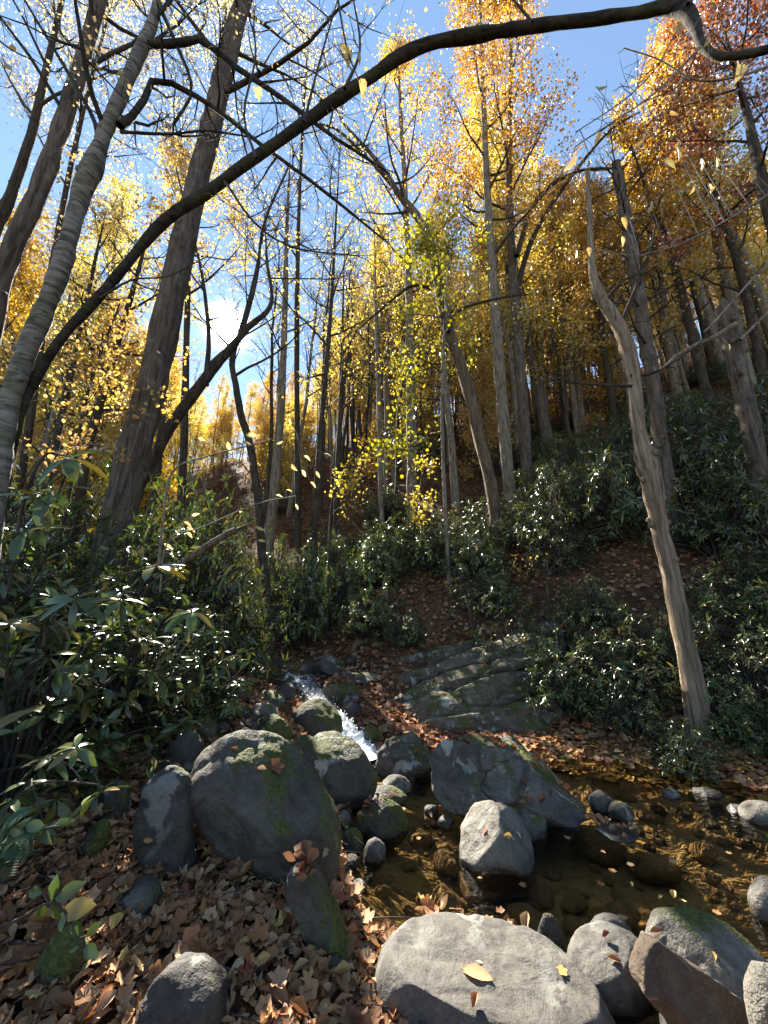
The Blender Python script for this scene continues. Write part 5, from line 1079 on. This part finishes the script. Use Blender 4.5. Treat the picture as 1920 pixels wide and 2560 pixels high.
YEL = [new_mesh('leaf', BEH[0] * np.array((1, w * 1.2, 1)), [BEH[1]], True, M['pale']) for w in (1, .8)]
leaf_stem('spindly twig with pale yellow leaves spread above the rhododendron', [(395, 1420, 5), (408, 1300, 4.5), (430, 1180, 4), (520, 1140, 3), (640, 1110, 2.5), (740, 1080, 1.5)], [3.6, 3.4], jit([(570, 1105, 32, 80), (590, 1108, 24, 10), (605, 1105, 26, 10), (615, 1088, 34, 0), (640, 1100, 26, -60), (640, 1125, 14, 60), (690, 1110, 24, -20), (725, 1045, 20, 90), (715, 1070, 20, 120), (760, 1140, 24, 30), (755, 1175, 24, 60), (810, 1135, 24, 10), (730, 1160, 24, 60), (495, 1095, 24, 20), (790, 1178, 24, 60), (775, 1205, 26, 40), (620, 1140, 32, 80)], 5), 546, .07, YEL, 'yellow_branch', 'twig_pale', face=(0, -.9, .2))
leaf_stem('lower spindly twig with a few yellow leaves over the leaning dead branch', [(400, 1480, 4), (410, 1380, 3.5), (440, 1335, 3), (500, 1320, 2.5), (640, 1260, 2), (740, 1240, 1.5)], [3.5, 3.3], jit([(460, 1305, 26, 30), (468, 1318, 26, 30), (465, 1330, 26, 40), (410, 1360, 30, 30), (480, 1290, 24, -20), (640, 1315, 30, 30), (645, 1350, 24, 10), (690, 1238, 20, 10), (715, 1225, 20, 10), (738, 1260, 20, 60), (440, 1420, 26, 80)], 6), 547, .07, YEL, 'yellow_branch', 'twig_pale', face=(0, -.9, .2))

# ---------------------------------------------------------------- small bright saplings
def sapling(label, stem_px, Y, boxes, leafmat, seed, n, size, tmpl=BROAD, name='sapling'):
    r = np.random.default_rng(seed); P, R = px_path(stem_px, Y, 0, 18); tg = Geo(); tg.add(*tube(P, R, 6)); lg = Geo(); lv = []
    for (x0, y0, x1, y1, cnt) in boxes:
        for _ in range(cnt):
            q = pt(r.uniform(x0, x1), r.uniform(y0, y1), Y=Y + r.normal(0, .35)); k = int(np.argmin(np.linalg.norm(P - q, axis=1))); k = max(3, k - 2)
            C = resample([P[k], (P[k] + q) / 2 + (0, 0, .05), q], 6); RR = np.linspace(.006, .002, 6); lg.add(*tube(C, RR, 4))
            twigs(lg, lv, C, RR, r, 4, .25, n, .06, u0=.4)
    return finish_tree(name, label, 'sapling', tuple(P[0]), tg, lg, lv, r, 'bark_dark', leafmat, size, tmpl, None, 'twig', flat=1.4, droop=.2)
sapling('sapling with a bright lemon yellow leaf cloud above the stream', [(822, 1420, 8), (825, 1320, 7), (835, 1230, 5), (870, 1180, 3)], 9.2, [(845, 1140, 935, 1200, 16), (835, 1200, 900, 1270, 14)], 'lemon', 601, 3.2, .07)
sapling('sapling with tiers of yellow leaves at the pale middle trunk', [(1030, 1420, 7), (1035, 1320, 6), (1050, 1230, 5), (1060, 1140, 3)], 11, [(1025, 1135, 1090, 1165, 7), (1010, 1225, 1090, 1250, 8), (1030, 1255, 1080, 1300, 7)], 'lemon', 602, 4, .08)
sapling('amber maple spray in front of the thick trunk', [(120, 1330, 9), (160, 1200, 8), (200, 1130, 6), (250, 1100, 4)], 4.6, [(160, 1075, 275, 1140, 10), (60, 1130, 160, 1170, 4)], 'orange', 603, 4, .055)
sapling('amber maple spray high beside the arching stem', [(180, 1200, 12), (215, 1000, 10), (260, 860, 8), (300, 760, 5)], 5.4, [(190, 800, 340, 900, 16), (230, 900, 330, 1000, 12), (130, 860, 220, 1030, 12), (250, 700, 350, 800, 10), (400, 960, 440, 1080, 5)], 'orange', 604, 4, .06)
sapling('orange brown sapling with a few leaves by the curved tree foot', [(1330, 1450, 7), (1325, 1420, 6), (1335, 1380, 4)], 9.0, [(1280, 1400, 1340, 1440, 6)], 'orange', 605, 3, .07)
sapling('bare branched shrub with pale twigs below the two pale trunks', [(1372, 1540, 8), (1370, 1480, 6), (1360, 1420, 4)], 7.6, [(1290, 1340, 1450, 1480, 22)], 'yellow', 606, .1, .05)
sapling('bare grey twiggy bush standing above the ledge', [(1180, 1560, 9), (1170, 1500, 7), (1150, 1440, 4)], 7.6, [(1080, 1420, 1290, 1560, 26)], 'yellow', 607, .05, .05)

# ---------------------------------------------------------------- dead wood
def log_thing(name, label, pts, Y, bark, seed, cap=True, n=24, flare=0):
    r = np.random.default_rng(seed); P, R = px_path(pts, Y, 0, n, False); g_ = solid_trunk(P, R, r, 12, .1, flare, cap); knots(g_, P, R, r, 2)
    return tag(link(name, g_.mesh(name, M[bark], True, P[0]), None, P[0]), label, 'dead wood')
log_thing('dead_branch', 'broken dead branch leaning up from the rhododendron below the sun', [(300, 1540, 26), (380, 1470, 24), (430, 1425, 22), (490, 1385, 20), (550, 1345, 18), (590, 1325, 18)], [4.6, 5.2], 'bark_brown', 611)
log_thing('leaning_stick', 'straight stick leaning against the stone pile by the upper stream', [(648, 1742, 13), (625, 1715, 12), (600, 1685, 11), (575, 1655, 10), (545, 1620, 8), (520, 1590, 7)], 7.35, 'bark_brown', 612)
log_thing('curved_log', 'short curved log on the far bank above the pale lichened block', [(862, 1662, 18), (880, 1652, 18), (884, 1630, 18), (890, 1612, 17), (908, 1606, 15)], 8.3, 'bark_brown', 613)
log_thing('fallen_log', 'thin pale log lying behind the curved log', [(845, 1592, 9), (880, 1592, 10), (930, 1598, 9)], 9.0, 'deadwood', 614)
log_thing('broken_post', 'broken tan stump standing beside the overhanging shrub', [(966, 1560, 17), (964, 1520, 16), (963, 1480, 15), (962, 1452, 13)], 9.2, 'deadwood', 615)
for k, (lab, pts, Y) in enumerate([('dark stick in the leaf litter pointing at the huge boulder', [(560, 2290, 10), (590, 2240, 9), (615, 2200, 7)], 2.05), ('brown root crossing the leaves below the huge boulder', [(470, 2285, 9), (520, 2240, 8), (545, 2205, 6)], 2.1),
                                  ('thin root running down through the leaf litter to the foreground slab', [(640, 2290, 8), (700, 2370, 8), (760, 2450, 7)], [1.95, 1.7]), ('slim twig lying across leaves at the left', [(20, 2270, 5), (90, 2300, 5), (180, 2345, 4)], [1.75, 1.65])]):
    P = [hit(x, y, False) + (0, 0, .03) for x, y, w in pts]; R = [w / 2 * depth(q) / F_PX for q, (x, y, w) in zip(P, pts)]
    S = resample(np.column_stack((P, R)), 14); S[:, 2] += np.random.default_rng(k).normal(0, .006, 14); g_ = Geo(); g_.add(*tube(S[:, :3], S[:, 3], 8, .2, np.random.default_rng(k)))
    tag(link('fallen_stick', g_.mesh('fallen_stick', M['bark_dark'], True, S[0, :3]), None, S[0, :3]), lab, 'stick')

# ---------------------------------------------------------------- fallen leaves
TM = []
for k in range(4): TM.append(lobed_leaf(700 + k, 5, .12 + .14 * k, .26))
OV = leaf_blade([(0, .02), (.2, .17), (.45, .26), (.7, .22), (.9, .1), (1, .01)], .2, .08, .15, .05, 3)
OV2 = leaf_blade([(0, .02), (.2, .2), (.5, .3), (.8, .18), (1, .01)], .5, -.3, .8, .08, 4)
OV3 = leaf_blade([(0, .02), (.25, .14), (.5, .2), (.8, .12), (1, .01)], .9, .3, .2, .08, 5)
LT = TM + [OV, OV2, OV3]
def fall_frames(x, y, r, tilt=.28):
    n = len(x); nn = nrm_at(x, y) + r.normal(0, tilt, (n, 3)) * np.array((1, 1, .3)); a = r.uniform(0, 6.28, n)
    d = np.stack((np.cos(a), np.sin(a), r.normal(0, .25, n)), 1); return d, nn
def region_xy(n, boxes, r, lo=.0, hi=99):
    xs = []; ys = []
    for x0, x1, y0, y1, w in boxes:
        m_ = int(n * w); xs.append(r.uniform(x0, x1, m_)); ys.append(r.uniform(y0, y1, m_))
    x = np.concatenate(xs); y = np.concatenate(ys); h = H(x, y); k = (h > lo) & (h < hi); return x[k], y[k], h[k]
rl = np.random.default_rng(800)
g_ = Geo()
x, y, h = region_xy(15000, [(-2.6, .2, 1.0, 3.2, .60), (-2.8, -.3, 3.0, 5.5, .25), (.0, 2.6, 1.2, 2.6, .15)], rl, .02)
for k, (T, TF) in enumerate(LT):
    s = slice(k, None, len(LT)); d, nn = fall_frames(x[s], y[s], rl)
    pos = np.stack((x[s], y[s], h[s] + rl.uniform(.004, .045, len(x[s]))), 1); g_.add(*scatter(T, TF, pos, d, nn, rl.uniform(.035, .085, len(pos))))
lit = link('leaf_litter', g_.mesh('leaf_litter', M['litter'], False)); lit['kind'] = 'stuff'; tag(lit, 'thick carpet of brown fallen leaves on the near bank', 'leaf litter')
g_ = Geo()
x, y, h = region_xy(15000, [(1.2, 7.5, 4.2, 7.0, .42), (-2.5, 3.0, 6.2, 11, .33), (3, 10, 6.5, 11, .25), (-.8, 2.0, 5.0, 6.6, .09)], rl, -.10)
d, nn = fall_frames(x, y, rl, .35); pos = np.stack((x, y, h + rl.uniform(.005, .04, len(x))), 1)
g_.add(*scatter(OV2[0][[0, 3, 4, 5, 9, 10, 11, 12]], np.array([(0, 1, 4, 2), (0, 2, 6, 3)]), pos, d, nn, rl.uniform(.06, .12, len(x)))) if False else g_.add(*scatter(BROAD[0] * np.array((1, 1, 1.8)), BROAD[1], pos, d, nn, rl.uniform(.06, .12, len(x))))
lit2 = link('leaf_litter', g_.mesh('leaf_litter', M['litter'], False)); lit2['kind'] = 'stuff'; tag(lit2, 'fallen leaves strewn over the far bank and shore', 'leaf litter')
g_ = Geo()
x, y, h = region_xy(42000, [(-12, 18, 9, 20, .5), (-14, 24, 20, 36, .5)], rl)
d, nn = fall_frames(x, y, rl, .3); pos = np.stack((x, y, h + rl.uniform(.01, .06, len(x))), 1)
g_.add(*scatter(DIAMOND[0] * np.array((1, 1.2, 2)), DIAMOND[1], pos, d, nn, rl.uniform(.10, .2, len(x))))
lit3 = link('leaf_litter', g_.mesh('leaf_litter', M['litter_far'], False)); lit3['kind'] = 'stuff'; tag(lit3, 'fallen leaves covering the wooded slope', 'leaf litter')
# the largest single leaves lie as things of their own
FC = {'tan': [(.40, .26, .14)], 'brown': [(.20, .10, .05)], 'orange': [(.36, .17, .07)], 'yellow': [(.48, .34, .12)], 'red': [(.26, .085, .05)], 'pale': [(.52, .40, .25)]}
FM = {c: leaf_mat('fallen_leaf_' + c, [tuple(v * .82 for v in q[0]), q[0], tuple(min(.8, v * 1.18) for v in q[0])], .18, .03, .6, 1.1) for c, q in FC.items()}
FMESH = {}
def fallen(kind, colr):
    if (kind, colr) not in FMESH:
        T, TF = LT[kind]; FMESH[(kind, colr)] = new_mesh('fallen_leaf', T, [TF], False, FM[colr])
    return FMESH[(kind, colr)]
def put_leaf(p, d, n_, s, kind, colr, label, group=None):
    o = link('fallen_leaf', fallen(kind, colr)); o.matrix_basis = leaf_matrix(p, d, n_, s); return tag(o, label, 'leaf', group)
KN = ['lobed', 'lobed', 'lobed', 'lobed', 'oval', 'curled oval', 'folded narrow']
ZN = [(-3, -1.0, 0, 2.25, 'in the bottom left litter'), (-1.0, .3, 0, 2.25, 'in the litter left of the foreground slab'), (-3, -1.0, 2.25, 4, 'in the litter below the near rhododendron'), (-1.0, .3, 2.25, 4, 'in the litter at the huge boulder foot')]
cnt = 0
while cnt < 250:
    x_, y_ = rl.uniform(-2.1, .15), rl.uniform(1.25, 3.0)
    q, d_ = project(np.array((x_, y_, .3)))
    if not (0 < q[0, 0] < 960 and q[0, 1] < 2560): continue
    hh = h1(x_, y_)
    if hh < .05: continue
    kind = int(rl.integers(len(LT))); colr = str(rl.choice(list(FC), p=[.36, .2, .14, .08, .06, .16])); dd, nn_ = fall_frames(np.array([x_]), np.array([y_]), rl, .3)
    zn = next((z[4] for z in ZN if z[0] <= x_ < z[1] and z[2] <= y_ < z[3]), 'in the near litter')
    put_leaf(np.array((x_, y_, hh + rl.uniform(.035, .06))), dd[0], nn_[0], rl.uniform(.05, .10), kind, colr, f'{colr} {KN[kind]} dry leaf {zn}', 'large fallen leaves on the near bank'); cnt += 1
def rock_leaf(key, px, py, s, kind, colr, label, ang=0.):
    p, n_ = on_rock(key, px, py); a = np.array((math.cos(ang), math.sin(ang) * .7, 0)); d = a - n_ * (a @ n_)
    put_leaf(p + n_ * .006 - unit(d) * s * .5, d, n_, s, kind, colr, label)
rock_leaf('fore', 1192, 2440, .13, 4, 'tan', 'large brown oval leaf lying alone on the foreground slab', -.5)
rock_leaf('fore', 1405, 2432, .05, 0, 'yellow', 'small yellow lobed leaf on the right of the foreground slab')
rock_leaf('fore', 1200, 2412, .03, 4, 'pale', 'tiny pinkish leaf above the large brown leaf on the slab')
rock_leaf('fore', 1185, 2520, .05, 5, 'orange', 'curled orange leaf low on the foreground slab', 1.2)
rock_leaf('big', 592, 1875, .06, 6, 'orange', 'rust coloured leaf on the crown of the huge boulder')
rock_leaf('big', 688, 1915, .10, 1, 'brown', 'crumpled maple leaf on the sunny shoulder of the huge boulder', .4)
rock_leaf('big', 650, 1925, .05, 5, 'tan', 'small tan leaf beside the maple leaf on the huge boulder')
rock_leaf('big', 812, 2125, .05, 2, 'pale', 'pale pinkish leaf stuck low on the mossy flank')
rock_leaf('ang', 1285, 1885, .07, 5, 'tan', 'brown leaf on top of the angular boulder')
rock_leaf('ang', 1340, 1915, .06, 1, 'red', 'reddish crumpled leaf high on the angular boulder')
rock_leaf('ang', 1440, 1925, .06, 0, 'brown', 'brown leaf on the right slope of the angular boulder')
rock_leaf('pale', 1262, 2090, .06, 5, 'yellow', 'yellow curled leaf in the hollow of the pale boulder')
rock_leaf('pale', 1280, 2095, .05, 4, 'tan', 'tan leaf beside the yellow one on the pale boulder', 1.)
rock_leaf('pale', 1295, 2085, .05, 6, 'pale', 'pale folded leaf in the pale boulder hollow', 2.)
rock_leaf('pale', 1212, 2078, .05, 0, 'red', 'small red leaf on the left of the pale boulder')
rock_leaf('fr1', 1540, 2405, .06, 6, 'orange', 'orange folded leaf on the rounded grey stone', -.6)
rock_leaf('fr1', 1515, 2345, .04, 5, 'red', 'reddish curled leaf on top of the rounded grey stone')
rock_leaf('fr2', 1785, 2390, .06, 6, 'yellow', 'upright yellow leaf casting a shadow on the large pale stone', 1.2)
rock_leaf('fr2', 1640, 2325, .05, 4, 'orange', 'orange leaf at the back edge of the large pale stone')
rock_leaf('slab', 375, 2100, .05, 4, 'yellow', 'small yellow leaf on the dark upright stone')
rock_leaf('slabtop', 445, 1905, .05, 4, 'tan', 'tan leaf on the dark brown stone under the shrub')
# raft of leaves at the near pool edge, behind the foreground slab, and leaves around the stones
for k in range(46):
    px, py = (rl.uniform(1050, 1330), 0); py = 2290 + (px - 1050) * .28 + rl.normal(0, 14)
    q = hit(px, py); colr = str(rl.choice(['orange', 'yellow', 'tan', 'brown'], p=[.35, .25, .3, .1])); a = rl.uniform(0, 6.28); kind = int(rl.integers(len(LT)))
    put_leaf(q + (0, 0, rl.uniform(.01, .05)), np.array((math.cos(a), math.sin(a), rl.normal(0, .3))), np.array((rl.normal(0, .4), rl.normal(0, .4), 1)), rl.uniform(.05, .1), kind, colr, f'{colr} {KN[kind]} leaf in the raft behind the foreground slab', 'leaf raft at the pool edge')
# drowned and floating leaves along the far shore: many, small
g_ = Geo(); x = rl.uniform(1.5, 7, 5200); y = 5.9 - .43 * x + rl.normal(0, .42, 5200) + .55; hh = H(x, y); k = (hh > -.16) & (hh < .14)
x, y, hh = x[k], y[k], np.maximum(hh[k], -.05); a = rl.uniform(0, 6.28, len(x)); d = np.stack((np.cos(a), np.sin(a), np.zeros(len(x))), 1); nn = np.tile((0, 0, 1.), (len(x), 1)) + rl.normal(0, .2, (len(x), 3))
g_.add(*scatter(BROAD[0], BROAD[1], np.stack((x, y, hh + rl.uniform(.005, .03, len(x))), 1), d, nn, rl.uniform(.05, .10, len(x))))
M['shore'] = leaf_mat('fallen_leaf_shore', [(.42, .22, .05), (.55, .32, .08), (.36, .18, .07), (.50, .34, .16), (.30, .13, .05)], .2, .04, .5)
o = link('shore_leaf_litter', g_.mesh('shore_leaf_litter', M['shore'], False)); o['kind'] = 'stuff'; tag(o, 'golden drowned leaves along the far pool shore', 'leaf litter')
# litter caught on the ledge and on stones
g_ = Geo()
for key, n in (('ledge', 260), ('ledge_b', 80), ('ang', 30), ('up4', 60), ('up1', 30), ('ridge', 16), ('w1', 10), ('s3', 14), ('mid1', 8), ('ang2', 14)):
    for o_ in (ledge.children if key == 'ledge' else [ROCKS[key]]):
        me = o_.data; V = np.empty(len(me.vertices) * 3, np.float32); me.vertices.foreach_get('co', V); V = V.reshape(-1, 3) + np.array(o_.location); Nn = np.empty_like(V).ravel(); me.vertices.foreach_get('normal', Nn); Nn = Nn.reshape(-1, 3)
        ii = np.where(Nn[:, 2] > .75)[0]
        if not len(ii): continue
        ii = rl.choice(ii, n // (3 if key == 'ledge' else 1)); a = rl.uniform(0, 6.28, len(ii)); d = np.stack((np.cos(a), np.sin(a), np.zeros(len(ii))), 1)
        T, TF = OV2 if key != 'ledge' else BROAD
        g_.add(*scatter(T * np.array((1, 1, 1.2)), TF, V[ii] + (0, 0, .008), d, Nn[ii] + rl.normal(0, .2, (len(ii), 3)), rl.uniform(.04, .085, len(ii))))
o = link('leaf_litter', g_.mesh('leaf_litter', M['litter'], False)); o['kind'] = 'stuff'; tag(o, 'scattered dry leaves caught on the ledge and boulders', 'leaf litter')
# small twigs and bits of bark strewn through the litter
g_ = Geo(); x, y, h = region_xy(900, [(-2.6, .2, 1.0, 3.4, .6), (-2.5, 0, 3.2, 6, .2), (1.5, 6, 4.3, 6.5, .2)], rl, .03)
for a_, b_, c_ in zip(x, y, h):
    th = rl.uniform(0, 6.28); L_ = rl.uniform(.05, .3); q = np.array((a_, b_, c_ + rl.uniform(.03, .06))); e = q + np.array((math.cos(th) * L_, math.sin(th) * L_, rl.normal(0, .02))); e[2] = max(e[2], h1(e[0], e[1]) + .02)
    g_.add(*tube(resample([q, (q + e) / 2 + rl.normal(0, .012, 3), e], 5), np.linspace(rl.uniform(.002, .006), .0015, 5), 4))
o = link('twig_litter', g_.mesh('twig_litter', M['twig'])); o['kind'] = 'stuff'; tag(o, 'broken twigs strewn through the fallen leaves', 'twigs')
# leaves floating on the pool
for k in range(34):
    px, py = rl.uniform(1000, 1900), rl.uniform(2000, 2330); q = pt(px, py, z=.004)
    if h1(q[0], q[1]) > -.05: continue
    a = rl.uniform(0, 6.28); colr = str(rl.choice(['orange', 'yellow', 'tan', 'brown'])); kind = int(rl.integers(len(LT)))
    put_leaf(q, np.array((math.cos(a), math.sin(a), 0)), np.array((rl.normal(0, .05), rl.normal(0, .05), 1)), rl.uniform(.035, .06), kind, colr, f'{colr} {KN[kind]} leaf floating on the pool', 'leaves floating on the pool')
